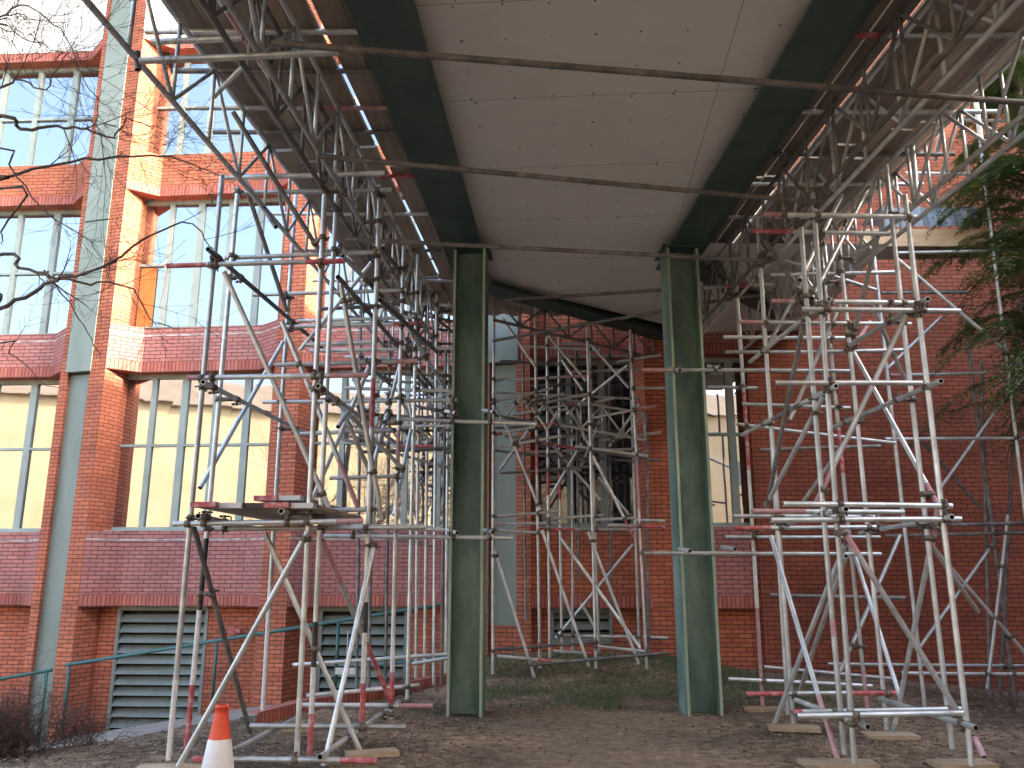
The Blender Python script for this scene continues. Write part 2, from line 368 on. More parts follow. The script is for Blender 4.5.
def std(o, xb, yb, xt, yt, Y, bands=(), base='galv', ground_=True):
    a, b = P(xb, yb, Y), P(xt, yt, Y)
    if ground_:
        g = hgt(a.x, a.y)+.045; dd = (b-a); t = (g-a.z)/dd.z; a = a + dd*t
    return tube(o, 'standard', a, b, bands, base)
def led(o, x1, y1, x2, y2, Y, Y2=None, bands=(), base='galv', kind='ledger'):
    return tube(o, kind, P(x1,y1,Y), P(x2,y2,Y2 if Y2 else Y), bands, base)
def brc(o, x1, y1, Y1, x2, y2, Y2, bands=(), base='galv'):
    return tube(o, 'brace', P(x1,y1,Y1), P(x2,y2,Y2), bands, base)
def rec(o, x1, y1, Y1, x2, y2, bands=(), base='galv'):       # level tube running away from the camera
    a = P(x1,y1,Y1); return tube(o, 'transom', a, Q(x2,y2,a.z), bands, base)

# left tower ------------------------------------------------------
TL = thing('scaffold_tower', 'tall steel tube scaffold tower left of the green columns, boarded halfway up', 'scaffold tower', (-2.3,8,0), 'scaffold towers under the bridge')
std(TL,168,766,222,175,7.43, bands=((.0,.12,'whiteband'),))
std(TL,186,752,238,188,7.95, bands=((0,.10,'redband'),(.10,.22,'whiteband'),(.22,.34,'blackband')))
std(TL,296,770,326,165,7.43)
std(TL,309,768,338,170,7.9, bands=((0,.06,'redband'),(.06,.13,'whiteband'),(.13,.2,'blackband')))
std(TL,262,722,296,190,9.6, bands=((0,.22,'whiteband'),))
std(TL,361,751,380,185,8.13, bands=((0,.04,'rusty'),(.04,.10,'redband'),(.10,.18,'whiteband'),(.18,.23,'blackband'),(.53,.62,'redband')))
std(TL,391,725,404,246,9.49, bands=((.03,.09,'redband'),(.09,.16,'whiteband'),(.5,.58,'pinkband')))
std(TL,407,712,418,255,10.4)
led(TL,167,266,345,261,7.38, bands=((0,.22,'redband'),(.78,1,'redband')))
led(TL,225,258,380,252,8.0)
led(TL,188,378,368,375,7.38, bands=((0,.1,'pinkband'),(.78,1,'pinkband')))
led(TL,253,295,407,290,9.45)
led(TL,298,321,422,317,10.3); led(TL,280,327,422,323,9.43, bands=((.8,1,'redband'),))
led(TL,310,351,457,348,10.35); led(TL,275,365,418,361,8.2, bands=PR)
led(TL,263,402,457,400,9.65)
led(TL,380,418,537,424,9.72); led(TL,324,536,513,538,9.72)
led(TL,173,524,363,521,7.38, bands=((.86,1,'pinkband'),)); led(TL,208,529,425,527,8.0)
led(TL,316,511,378,509,8.2); led(TL,322,524,445,530,9.5)
rec(TL,208,249,7.2,322,347,base=DW); rec(TL,203,382,7.2,314,438)
rec(TL,338,277,7.25,437,393,base=DW); rec(TL,318,386,7.3,400,446)
rec(TL,198,516,7.2,258,529); rec(TL,281,511,7.2,445,549)
led(TL,193,759,377,761,7.38, bands=((0,.06,'redband'),(.8,1,'redband')))
led(TL,250,726,406,727,8.2); led(TL,297,705,433,706,9.45, bands=((.75,1,'pinkband'),))
rec(TL,320,757,7.3,405,698); rec(TL,232,751,7.3,296,719)
led(TL,306,696,419,685,9.9,10.5); led(TL,293,665,450,654,10.9, base='galv'); led(TL,412,664,449,658,11.3)
brc(TL,177,769,7.3,308,531,7.3); brc(TL,265,533,7.9,361,753,8.05)
brc(TL,194,528,7.5,251,736,9.0,base=DW); brc(TL,374,546,8.1,324,766,7.5)
brc(TL,322,540,8,391,702,9.4,bands=((0,.25,'pinkband'),(.6,1,'redband')))
brc(TL,224,272,7.5,330,510,7.9); brc(TL,283,342,9.4,200,488,8.05)
brc(TL,282,322,8.2,358,508,8.2,bands=((.75,1,'pinkband'),)); brc(TL,341,285,7.85,382,520,8.1)
brc(TL,233,112,7.0,320,252,7.6,base=DW); brc(TL,243,178,8,276,227,7.6,bands=((0,1,'rusty'),))
brc(TL,247,190,8.05,287,312,8.6,base=DW); brc(TL,343,256,7.6,404,320,9.2,bands=((.3,.6,'rusty'),))
brc(TL,383,248,9,402,275,9.6,base=DW); brc(TL,338,427,8.2,359,394,8.8); brc(TL,347,420,8.2,371,475,8.6)
led(TL,225,178,385,173,7.42); led(TL,233,193,392,190,7.98)

for o_, x, y, x2, y2 in ((TL,446,411,456,413),(TL,483,410,494,412),(TL,448,530,457,533),(TL,484,530,493,532)):
    led(o_,x,y,x2,y2,9.9,9.6)
led(TL,300,434,392,430,8.8); led(TL,320,309,398,305,9.9,base=DW); led(TL,306,345,372,342,8.2); brc(TL,372,360,8.2,312,500,9.3)
led(TL,345,388,452,391,10.5); led(TL,360,452,452,448,10.6,base=DW); brc(TL,409,330,10.3,372,470,9.2); brc(TL,300,350,9.6,372,262,9.0)
brc(TL,392,300,9.5,447,392,10.9); led(TL,330,478,404,476,9.4); brc(TL,330,395,8.3,404,470,9.5)
rec(TL,380,300,8.2,437,352,base=DW); brc(TL,411,430,10.3,394,515,9.6)
brc(TL,168,-14,6.1,242,42,6.4); brc(TL,206,-22,5.4,272,80,6.3,bands=((.3,.8,'pinkband'),)); brc(TL,270,-10,6.2,271,62,6.2,base=DW)
led(TL,152,42,243,38,5.6); brc(TL,138,70,5.3,137,52,5.3,base=DW); brc(TL,210,100,6.6,246,64,6.4)
# structure in front of the far left bay -----------------------------------
TB = thing('scaffold_bay', 'small lattice scaffold bay behind the left tower, close against the brick spandrel', 'scaffold', (-1.6,12.6,0))
led(TB,339,438,457,470,12.2,12.8); 
std(TB,434,655,437,293,12.4); std(TB,357,655,361,280,12.6,base=DW); std(TB,446,655,449,300,13.3)
brc(TB,375,372,12,405,397,12.4,base=DW); brc(TB,406,364,12,433,395,12.5,base=DW); led(TB,412,377,457,385,12.6)
led(TB,412,405,448,413,12.4,base=DW); led(TB,443,396,457,391,12.3); led(TB,390,446,434,446,12.2,bands=((.2,1,'redband'),))
led(TB,398,426,457,426,12.2); led(TB,345,404,380,410,12.5); brc(TB,385,402,12.5,397,372,12.4); brc(TB,408,398,12.2,416,440,12.3)
led(TB,340,372,457,376,12.5,base=DW); led(TB,350,436,420,452,12.4,base=DW); led(TB,345,316,457,332,12.8,13.4,base=DW)
led(TB,410,303,457,306,12.4); led(TB,345,300,457,322,13.2,base=DW); brc(TB,430,313,12.5,457,336,13,base=DW)

for q_ in ((352,380,455,384,12.9),(352,398,440,401,13.1),(360,414,457,419,12.6),(372,432,455,430,13.0),(346,426,420,431,12.9),(345,341,457,344,13.0),(345,357,457,361,12.7)):
    led(TB,*q_,base=random.choice(('galv','rusty')))
for x_ in (372,388,418,426,444,452):
    std(TB,x_-1,520+(x_%7)*14,x_+2,300+(x_%5)*12,12.5+(x_%4)*.25,base=('galv','rusty')[x_%4==0])
for a_, b_ in (((352,372),(372,432)),((384,376),(360,440)),((420,380),(446,440)),((452,400),(428,446)),((396,364),(424,330)),((400,400),(432,446))):
    brc(TB,*a_,12.4,*b_,12.9)
# right tower ----------------------------------------------------
TR = thing('scaffold_tower', 'tall steel tube scaffold tower right of the green columns, on timber sole boards', 'scaffold tower', (3.4,8.6,0), 'scaffold towers under the bridge')
std(TR,855,768,812,180,7.45); std(TR,845,762,801,228,7.75, bands=((.2,.23,'pinkband'),))
std(TR,972,768,905,195,7.4); std(TR,953,755,886,165,7.95)
std(TR,794,731,757,215,9.13); std(TR,788,712,760,250,9.75)
std(TR,763,710,735,262,10.5, bands=((.0,.2,'pinkband'),(.2,.32,'whiteband'),(.5,.62,'redband'),(.62,.68,'redband')))
std(TR,887,730,838,232,9.15); std(TR,868,715,820,235,10.0, bands=((.47,.56,'redband'),(0,.08,'pinkband')))
std(TR,925,708,874,255,10.5)
led(TR,771,301,927,303,7.9,bands=PL); led(TR,801,309,960,311,7.35); led(TR,775,383,922,383,7.35)
led(TR,740,322,911,324,9.1,bands=PL); led(TR,723,337,858,338,9.95); led(TR,725,352,859,352,10.05)
led(TR,642,370,853,371,9.72,bands=PL); led(TR,707,387,757,388,10.6); led(TR,703,288,773,284,10.8,bands=((.3,.72,'redband'),))
led(TR,703,303,775,293,11.4,base=DW); led(TR,763,214,916,217,7.38,bands=PL); led(TR,751,231,890,234,7.98,bands=((0,.3,'redband'),))
led(TR,783,504,952,506,7.35); led(TR,771,520,961,519,7.35); led(TR,733,516,880,517,9.2); led(TR,752,511,904,512,8.05,bands=((0,.35,'pinkband'),))
led(TR,735,528,876,527,9.1,bands=((0,.25,'redband'),)); led(TR,725,537,880,537,10.45); led(TR,653,553,881,554,9.72)
led(TR,746,694,896,693,9.05,bands=((0,.28,'redband'),(.68,1,'redband'))); led(TR,792,712,961,709,7.9,bands=((0,.06,'redband'),)); led(TR,797,716,963,713,7.35)
led(TR,728,679,872,686,10.4); led(TR,764,667,896,679,11)
rec(TR,868,727,7.3,796,700); rec(TR,976,728,7.2,880,699); rec(TR,941,381,7.15,834,427); rec(TR,836,386,7.25,742,435,bands=((.3,.6,'rusty'),))
rec(TR,928,299,7.25,850,345); rec(TR,829,299,7.3,750,362); rec(TR,952,517,7.2,860,533); rec(TR,846,509,7.2,760,530)
brc(TR,843,530,7.3,956,709,7.3,bands=((0,.14,'pinkband'),)); brc(TR,771,536,8.9,838,760,7.75,bands=((.75,1,'pinkband'),))
brc(TR,845,545,7.85,773,728,9.1); brc(TR,846,556,7.85,800,690,10.2); brc(TR,935,525,7.95,894,731,9.1)
brc(TR,900,535,10.4,840,672,10.1); brc(TR,908,312,7.5,815,505,7.8,bands=((.82,1,'pinkband'),)); brc(TR,854,353,9,938,505,7.9,bands=((.88,1,'pinkband'),))
brc(TR,938,505,7.9,932,546,8.0,bands=((0,1,'pinkband'),)); brc(TR,932,546,8.0,978,612,9.5)
brc(TR,760,234,9.1,800,293,7.8,base=DW); brc(TR,872,180,9,812,298,7.8); brc(TR,828,232,9.3,765,352,9.3)
brc(TR,877,236,8,853,340,9.2); brc(TR,803,325,7.8,766,512,9.1,base=DW); brc(TR,825,393,7.5,766,505,9.1); brc(TR,866,412,9.1,803,502,10)
led(TR,762,253,876,290,10.4); led(TR,737,424,895,443,10.45); brc(TR,975,738,7.4,984,757,7.3,bands=((0,1,'pinkband'),))
brc(TR,855,345,9.1,870,322,9.9,bands=((0,1,'pinkband'),)); brc(TR,800,280,7.8,842,195,8.6)

# scaffold by the right wall ---------------------------------------------------
TS = thing('scaffold', 'long low-lit wall scaffold against the right brick wall beneath the conifer', 'scaffold', (6.2,11.4,0))
std(TS,1050,720,970,60,10.9); std(TS,1014,694,963,310,11.9,base=DW); std(TS,990,694,981,360,12.2,base=DW)
brc(TS,987,690,11.8,1008,515,11.7); led(TS,890,375,988,373,11.2,bands=((0,.2,'pinkband'),)); led(TS,885,439,1040,438,10.9)
led(TS,898,253,1060,249,10.95); led(TS,881,293,968,292,11.2,base=DW); brc(TS,895,257,10.6,1030,372,10.9)
brc(TS,1030,364,11,941,487,11.2); brc(TS,921,440,12,980,507,12,base=DW); brc(TS,941,317,11.5,886,370,11.5)
led(TS,869,527,1060,522,10.95,base=DW); led(TS,885,536,1060,532,11.9,base=DW); led(TS,828,664,1060,666,12); led(TS,901,673,1060,674,11.85)
brc(TS,993,544,12,920,647,12); brc(TS,933,547,11.8,1050,682,11.8); led(TS,905,173,1060,176,10.95); led(TS,950,120,1060,122,10.95)
std(TS,1000,694,1020,300,12.3,base=DW)

# far centre tower -------------------------------------------------------------------
TC = thing('scaffold_tower', 'crowded steel scaffold tower seen between the two green columns, in the dark recess', 'scaffold tower', (1.1,13.6,.1), 'scaffold towers under the bridge')
std(TC,540,676,535,300,13.2,bands=((.5,.6,'redband'),)); std(TC,550,668,547,334,13.8,bands=((.48,.56,'redband'),)); std(TC,562,655,559,334,14.25,bands=((.46,.56,'redband'),))
std(TC,596,668,587,327,13.2); std(TC,599,645,590,343,13.9); std(TC,647,668,630,330,13.2,bands=((.45,.6,'pinkband'),)); std(TC,639,640,630,345,14.2)
std(TC,573,650,572,420,14.35); std(TC,493,655,494,313,13.0); std(TC,648,640,647,415,14.35,base=DW)
A_ = 13.15; B_ = 13.75
for a in [(492,382,510,377,A_),(509,380,560,377,B_),(493,402,553,388,A_),(504,406,564,394,A_),(525,407,592,393,A_),(558,411,614,398,B_),
          (499,447,561,436,A_),(598,441,661,432,B_),(504,418,538,423,B_),(555,425,635,437,B_),(616,362,661,355,A_),(560,357,630,356,14.2),(562,344,586,344,14.2),(630,388,665,388,A_),
          (603,515,547,519,B_),(595,520,636,518,A_),(636,520,665,521,B_),(555,635,639,637,14.3),(643,637,668,638,14.3),(491,530,545,533,A_),(660,553,640,553,13.1)]:
    led(TC,*a)
led(TC,557,377,592,376,B_,bands=((.2,1,'pinkband'),)); led(TC,512,415,576,403,B_,bands=((.8,1,'redband'),)); led(TC,592,418,656,406,A_,bands=((.6,1,'pinkband'),))
led(TC,493,435,555,423,A_,bands=((0,.15,'redband'),(.75,1,'redband'))); led(TC,541,443,661,461,B_,base=DW,bands=((0,.3,'redband'),)); led(TC,490,450,590,461,13.9,base=DW)
led(TC,491,517,561,511,A_); led(TC,548,529,637,530,B_,bands=((0,.3,'redband'),)); led(TC,607,525,665,527,A_,bands=((.5,1,'redband'),)); led(TC,492,524,560,523,B_,bands=((0,.2,'pinkband'),))
led(TC,491,650,598,642,A_,base=DW); led(TC,497,656,551,661,12.9,bands=((.75,1,'redband'),)); led(TC,553,651,602,654,B_,bands=((.6,1,'redband'),)); led(TC,595,646,649,652,A_); led(TC,529,665,667,653,12.9,base=DW)
led(TC,485,413,540,424,A_,base=DW); led(TC,500,473,560,470,14.2,base=DW)
for a in [(503,319,A_,535,366,A_),(547,334,B_,586,381,B_),(562,360,14.2,583,391,B_),(589,342,B_,629,388,A_),(628,365,A_,567,414,14.2),(492,402,A_,508,430,A_),(508,430,A_,540,510,A_),
          (582,443,B_,547,503,14.1),(568,406,B_,590,447,B_),(598,477,14,629,515,14.2),(506,416,A_,521,397,A_),(528,401,A_,547,430,A_),(547,430,A_,558,411,A_),
          (493,544,A_,535,679,12.9),(542,530,A_,589,666,13),(560,537,B_,640,648,A_),(588,532,A_,639,664,12.9),(633,544,14.2,556,638,14.2),(581,603,14.3,594,626,14.3)]:
    brc(TC,*a)
brc(TC,593,456,A_,634,538,A_,bands=((.78,1,'redband'),)); brc(TC,575,402,B_,585,440,B_)

for q_ in ((491,392,640,399,14.2),(495,428,600,424,B_),(530,452,640,449,14.1),(545,470,600,466,B_),(520,346,600,350,13.9),(500,361,560,364,B_),(570,372,640,369,14.0),(575,446,648,456,A_),(505,436,548,442,14.1),(560,455,640,462,14.2),(530,386,586,384,14.2)):
    led(TC,*q_,base=random.choice(('galv','rusty')))
for a_ in ((540,398,A_,575,440,B_),(600,420,A_,580,470,14.1),(523,440,A_,548,398,B_),(610,446,B_,640,404,A_),(548,440,14,600,500,14.2),(535,420,13.3,500,470,A_)):
    brc(TC,*a_)
for x_, y_ in ((579,520),(612,600),(526,560)):
    std(TC,x_,y_+60,x_-3,350,14.3,ground_=False,base=DW)
for o_, x, y, x2, y2 in ((TR,669,369,680,370),(TR,708,366,720,368),(TR,680,549,690,551),(TR,722,547,735,549)):
    led(o_,x,y,x2,y2,9.9,9.6)
led(TR,742,404,850,408,10.0); led(TR,760,450,880,446,10.4,base=DW); led(TR,800,352,905,350,9.2); brc(TR,870,300,9.2,905,380,10.4)
brc(TR,850,540,10,900,697,9.2); led(TR,770,595,905,598,10.45,base=DW); brc(TR,842,300,9.1,790,420,9.2); led(TR,770,275,900,272,9.2)
brc(TR,973,80,7.6,981,140,7.6); brc(TR,911,133,7.9,917,195,7.9); brc(TR,942,30,6.9,946,66,6.9); brc(TR,976,-8,6.3,985,40,6.3); brc(TR,955,70,7.4,935,160,8.2)
# ------------------------------------------------------------------ lattice girders
def lattice(p1, p2, depth, label, group=None, bay=.62, base='galv', sag=0):
    p1, p2 = V(p1), V(p2); t = thing('lattice_girder', label, 'lattice girder', p1, group)
    up = V((0,0,depth))
    tube(t, 'chord', p1, p2, base=base); tube(t, 'chord', p1+up, p2+up, base=base)
    n = max(2, int((p2-p1).length/bay)); d = (p2-p1)/n
    def barp(nm, a, b):
        m = MB(); m.cyl(a, b, .017, 7); m.build(nm, M[base], t)
    for i in range(n+1):
        a = p1 + d*i
        barp('lacing_upright', a, a+up)
        if i < n: barp('lacing_diagonal', *((a, a+d+up) if i % 2 else (a+up, a+d)))
    return t
zb = EYE+3.65
def along(a, b, Y, z):
    t = (Y-a[1])/(b[1]-a[1]); return V((a[0]+(b[0]-a[0])*t, Y, z))
LO = ((-2.77,4.61), (-2.58,6.93)); LI = ((-1.83,5.0), (-1.69,6.85)); RI = ((3.30,4.67), (3.15,7.9)); RO = ((4.16,6.05), (3.98,9.85))
lattice(along(*LO,2.6,zb), along(*LO,13.6,zb), .70, 'steel lattice girder along the outer edge of the left deck, dark against the sky', 'lattice girders under the decks')
lattice(along(*LI,3.4,zb), along(*LI,13.4,zb), .70, 'steel lattice girder under the middle of the left deck', 'lattice girders under the decks')
lattice(along(*LI,3.0,zb+.02)+V((-.17,0,0)), along(*LI,12.9,zb+.02)+V((-.17,0,0)), .70, 'second lattice girder doubled up beside the middle left one', 'lattice girders under the decks', base='rusty')
lattice(along(*RI,3.0,zb), along(*RI,13.2,zb), .70, 'steel lattice girder under the middle of the right deck', 'lattice girders under the decks')
lattice(along(*RI,3.2,zb+.02)+V((-.16,0,0)), along(*RI,12.8,zb+.02)+V((-.16,0,0)), .70, 'second lattice girder doubled up beside the middle right one', 'lattice girders under the decks', base='rusty')
lattice(along(*RO,3.4,zb), along(*RO,13.4,zb), .70, 'sunlit steel lattice girder along the outer edge of the right deck', 'lattice girders under the decks')
lattice(along(*RO,3.4,zb+.02)+V((.2,0,0)), along(*RO,12.8,zb+.02)+V((.2,0,0)), .70, 'outermost lattice girder nearest the conifer', 'lattice girders under the decks')
lattice(P(560,425,13.5), P(645,440,13.5), .45, 'short lattice girder inside the far tower, level with the lower windows', 'lattice girders in the recess', bay=.3)
lattice(P(494,320,12.2), P(655,358,14.3), .40, 'dark lattice girder crossing the recess under the fascia beam', 'lattice girders in the recess', bay=.45, base='rusty')
lattice(P(344,440,12.6), P(457,452,13.2), .45, 'short lattice girder behind the left tower before the lower windows', 'lattice girders in the recess', bay=.3)

# tie tubes across the soffit ---------------------------------------------------
def tie(x1,y1,x2,y2,z1,z2,label,base='galv',bands=()):
    a, b = Q(x1,y1,z1), Q(x2,y2,z2); m, mats = tube_mesh(a, b, bands, base); o = m.build('tie_tube', mats)
    tag(o, label, 'scaffold tube', 'tie tubes crossing under the soffit'); TUBES.append((a, b, None)); return o
zt = EYE+3.58
tie(140,61,340,52,zt,zt,'short level tube lapping the left end of the nearest long tie')
tie(272,43,1040,104,zt-.05,zt-.05,'nearest long tie tube crossing right under the whole soffit',base='rusty')
tie(318,156,823,203,zt-.04,zt-.04,'middle long tie tube under the soffit, second from the camera',base='rusty')
tie(345,239,773,261,zt-.04,zt-.04,'long tie tube just in front of the column heads',base='rusty')
tie(500,300,663,290,EYE+3.75,EYE+3.75,'upper thin tie tube behind the column heads',base='rusty')
tie(493,341,663,311,EYE+3.6,EYE+3.6,'lower slanting tie tube behind the column heads, in front of the dark windows',base='rusty')

# couplers where tubes cross --------------------------------------------------------
def closest(a, b, c, d):
    u, v, w = b-a, d-c, a-c; A, B, Cc, D, E = u.dot(u), u.dot(v), v.dot(v), u.dot(w), v.dot(w)
    den = A*Cc-B*B
    if den < 1e-6*A*Cc: return None
    s = (B*E-Cc*D)/den; t = (A*E-B*D)/den
    if not (-.005 <= s <= 1.005 and -.005 <= t <= 1.005): return None
    return a+u*s, c+v*t, u.normalized(), v.normalized()
def coupler(p, q, du, dv, owner):
    m = MB()
    for c, d, o in ((p, du, q-p), (q, dv, p-q)):
        m.cyl(c-d*.026, c+d*.026, .033, 10)
        s = d.cross(o if o.length > 1e-4 else V((0,0,1)))
        if s.length < 1e-5: s = d.orthogonal()
        s.normalize(); o_ = s.cross(d)
        sg = random.choice((-1,1))
        m.bar(c+s*sg*.028-o_*.0, c+s*sg*.062, .03, .018)
        m.cyl(c+s*sg*.05-o_*.05, c+s*sg*.05+o_*.05, .008, 6); m.cyl(c+s*sg*.05+o_*.022, c+s*sg*.05+o_*.04, .014, 6)
    if (q-p).length > .02: m.cyl(p, q, .022, 8)
    m.build('coupler', M['coupler'], owner)
cnt = {}
tl = TUBES[:]
for i in range(len(tl)):
    for j in range(i+1, len(tl)):
        a, b, oa = tl[i]; c, d, ob = tl[j]
        ow = oa if (oa and oa.name.startswith('scaffold')) else ob
        if ow is None or not ow.name.startswith('scaffold'): continue
        r = closest(a, b, c, d)
        if not r or (r[0]-r[1]).length > .19: continue
        if cnt.get(ow.name, 0) >= 98: continue
        cnt[ow.name] = cnt.get(ow.name, 0)+1
        p, q = r[0], r[1]
        coupler(p, q, r[2], r[3], ow)

# ------------------------------------------------------------------ sole boards
def sole(x, y, w, d, rz, label, h=.04):
    p = Q(x, y, 0); m = MB(); m.box((p.x, p.y, hgt(p.x,p.y)+.022), (w, d, h), rz)
    o = m.build('sole_board', M['sole']); tag(o, label, 'timber board', 'sole boards under the scaffold legs')
sole(838,765,.62,.24,-.05,'timber sole board under the front left legs of the right tower')
sole(962,765,.50,.24,.05,'timber sole board under the front right legs of the right tower')
sole(794,733,.5,.25,-.2,'timber sole board under the brace foot in the right tower')
sole(890,735,.5,.25,-.1,'timber sole board under the middle right leg of the right tower')
sole(765,711,.5,.22,-.15,'thin sole board beside the right green column under a rear leg')
sole(290,731,.5,.22,.1,'timber sole board beneath the back legs of the left tower')
sole(548,678,.6,.24,.15,'small sole board on the grass beneath the far tower')
sole(372,757,.45,.20,.35,'timber offcut poking out beside the red tube end of the left tower')
sole(180,772,.7,.25,.1,'timber sole board at the bottom beneath the traffic cone tower leg')

# ------------------------------------------------------------------ boarded decks
def deckboards(lineA, x_off, y0, y1, label, grp, rowgap, skip=()):
    d = V((lineA[1][0]-lineA[0][0], lineA[1][1]-lineA[0][1], 0)).normalized(); rd = random.Random(len(label))
    for i, off in enumerate(x_off):
        y = y0 - rd.uniform(0, 1.2)
        while y < y1:
            L = min(3.9, y1-y+rd.uniform(0,.3)); a = along(*lineA, y, EYE+4.49)+V((off,0,rd.uniform(-.004,.004)+ (.0)))
            m = MB(); m.bar(a, a+d*L, .222, .038); o = m.build('scaffold_board', M['plank'])
            tag(o, label, 'scaffold board', grp); y += L+rd.uniform(.02,.05)
deckboards(LO, [.0,.23,.46,.69,.92, 1.19,1.42,1.65], -7, 13.0, 'weathered brown scaffold board in the deck left of the bridge', 'boards of the left deck', 0)
deckboards(RI, [-.80,-.57,-.34,-.10,.16,.39,.62,.85,1.08], -7, 13.0, 'weathered brown scaffold board in the deck right of the bridge', 'boards of the right deck', 0)
fd = V((3.75,3.17,0)).normalized(); fn = V((-fd.y, fd.x, 0))
for i in range(9):
    a = V((-.75,11.45,EYE+4.62)) + fn*(.42+i*.235) + fd*random.uniform(-.2,.3); L_ = 3.9
    b = a + fd*L_
    while b.y > 14.3: L_ -= .05; b = a+fd*L_
    if L_ < .6: continue
    m = MB(); m.bar(a, b, .222, .038); tag(m.build('scaffold_board', M['plank']), 'brown scaffold board in the small deck over the recess behind the fascia beam', 'scaffold board', 'boards of the recess deck')
def dtrans(name, x0, x1, Y, z, label, grp, bands=(), base='galv', sk=.0):
    a, b = V((x0,Y,z)), V((x1,Y+sk,z)); m, mats = tube_mesh(a, b, bands, base); o = m.build('deck_transom', mats); tag(o, label, 'scaffold tube', grp)
for Y, base, bd in ((4.6,'galv',()),(6.05,'galv',()),(6.6,'rusty',()),(7.2,'galv',((.6,1,'pinkband'),)),(7.65,'rusty',()),(8.6,'rusty',((.7,1,'redband'),)),(9.6,'galv',()),(10.8,'rusty',()),(12,'galv',())):
    dtrans('t', -3.05, -.98+(Y-10)*.06-.05, Y, EYE+4.42, 'level tube carrying the left deck boards on the girders', 'tubes carrying the left deck', bd, base)
for Y, base, bd in ((4.8,'galv',()),(6.1,'galv',((0,.2,'redband'),)),(7.27,'galv',()),(8.1,'rusty',()),(8.8,'galv',()),(9.7,'galv',()),(10.8,'rusty',()),(12,'galv',())):
    dtrans('t', 2.78-(Y-5)*.04, 4.75, Y, EYE+4.42, 'level tube carrying the right deck boards on the girders', 'tubes carrying the right deck', bd, base)

# work platform on left tower ----------------------------------------------------------
def plat(x1, y1, x2, y2, Y, L, label, h=.045):
    """boards side by side, seen end-on, with taped ends"""
    a, b = P(x1,y1,Y), P(x2,y2,Y); n = max(1, round((b-a).length/.225)); dd = (b-a)/n; f = V((.075,.997,0))
    for i in range(n):
        c = a + dd*(i+.5); rd = random.uniform(-.05,.05); s = V((0,rd,random.uniform(-.004,.004)))
        t = thing('platform_board', label, 'scaffold board', c, 'platform boards on the left tower')
        m = MB(); m.bar(c+s, c+s+f*L, .218, .04); m.build('board', M['plank'], t)
        k = MB(); k.bar(c+s-f*.004, c+s+f*.1, .224, .046, mi=i%3); k.build('end_tape', [M['redband'], M['whiteband'], M['blackband']], t)
plat(193,505,312,505,7.3,1.7,'platform board with taped end lying across the left tower')
plat(254,498,300,498,7.9,1.5,'upper platform board with taped end stacked on the left tower platform')

# toe board and sheeting on the right scaffold -----------------------------------------------
def facing(name, pts, Y, th, mat, label, cat):
    m = MB(); (x0,y0),(x1,y1) = pts; a, b = P(x0,y0,Y), P(x1,y1,Y); m.hexa([(a.x,Y,b.z),(b.x,Y,b.z),(b.x,Y+th,b.z),(a.x,Y+th,b.z),(a.x,Y,a.z),(b.x,Y,a.z),(b.x,Y+th,a.z),(a.x,Y+th,a.z)])
    return tag(m.build(name, mat), label, cat)
facing('toe_board', ((862,229),(992,246)), 11.1, .04, M['ply'], 'pale plywood toe board under the grey sheeting on the right scaffold', 'timber board')
sh = MB(); n = 26; a = P(880,207,11.25); b = P(984,228,11.25)
top = []; bot = []
for i in range(n+1):
    x = a.x+(b.x-a.x)*i/n; w = .025*math.sin(i*1.7)+.02*math.sin(i*.6)
    top.append((x, 11.25+w*.4, a.z+.012*math.sin(i*.9))); bot.append((x, 11.2+w, b.z))
for i in range(n):
    sh.quad([bot[i],bot[i+1],top[i+1],top[i]], smooth=True)
    t0, t1 = top[i], top[i+1]; sh.quad([t0,t1,(t1[0],t1[1]+.7,t1[2]+.02),(t0[0],t0[1]+.7,t0[2]+.02)], smooth=True)
tag(sh.build('sheeting', M['sheet']), 'crumpled blue grey plastic sheet over the right scaffold deck, above the toe board', 'plastic sheet')
db = MB(); db.bar(P(862,249,11.6)+V((0,0,.02)), P(992,247,11.6)+V((0,0,.02)), .9, .04, up=V((0,0,1)))
tag(db.build('scaffold_board', M['plank']), 'board deck behind the pale toe board on the right scaffold', 'scaffold board')

# ------------------------------------------------------------------ footbridge
FB = thing('footbridge', 'covered footbridge with pale boarded soffit carried on two green steel columns', 'footbridge', (1,8,0))
def ibeam_v(x, y, rz, D, W, z0, z1, tf=.036, tw=.03):
    m = MB(); ca, sa = math.cos(rz), math.sin(rz)
    for s in (-1, 1):
        cx = s*(D/2-tf/2); m.box((x+ca*cx, y+sa*cx, (z0+z1)/2), (tf, W, z1-z0), rz)
    m.box((x, y, (z0+z1)/2), (D-2*tf-.001, tw, z1-z0-.002), rz)
    # paler edges of the flanges: thin strips 2 mm proud of the near edge
    for s in (-1, 1):
        cx = s*(D/2-tf/2); oy = -(W/2+.002)
        m.box((x+ca*cx-sa*oy, y+sa*cx+ca*oy, (z0+z1)/2), (tf-.004, .004, z1-z0-.004), rz, mi=1)
    return m
zbm = EYE+4.2
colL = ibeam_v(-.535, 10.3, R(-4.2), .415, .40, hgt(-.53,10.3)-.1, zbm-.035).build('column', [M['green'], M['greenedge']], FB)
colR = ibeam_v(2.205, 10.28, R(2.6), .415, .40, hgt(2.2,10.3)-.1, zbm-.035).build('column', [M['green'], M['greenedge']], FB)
for (x, rz, c) in ((-.535, R(-4.2), colL), (2.205, R(2.6), colR)):
    m = MB(); m.box((x, 10.3, zbm-.018), (.52, .52, .03), rz)
    for sx in (-.19,.19):
        for sy in (-.19,.19): m.cyl((x+sx,10.3+sy,zbm-.055),(x+sx,10.3+sy,zbm-.033),.018,6)
    o = m.build('cap_plate', M['beam'], c)
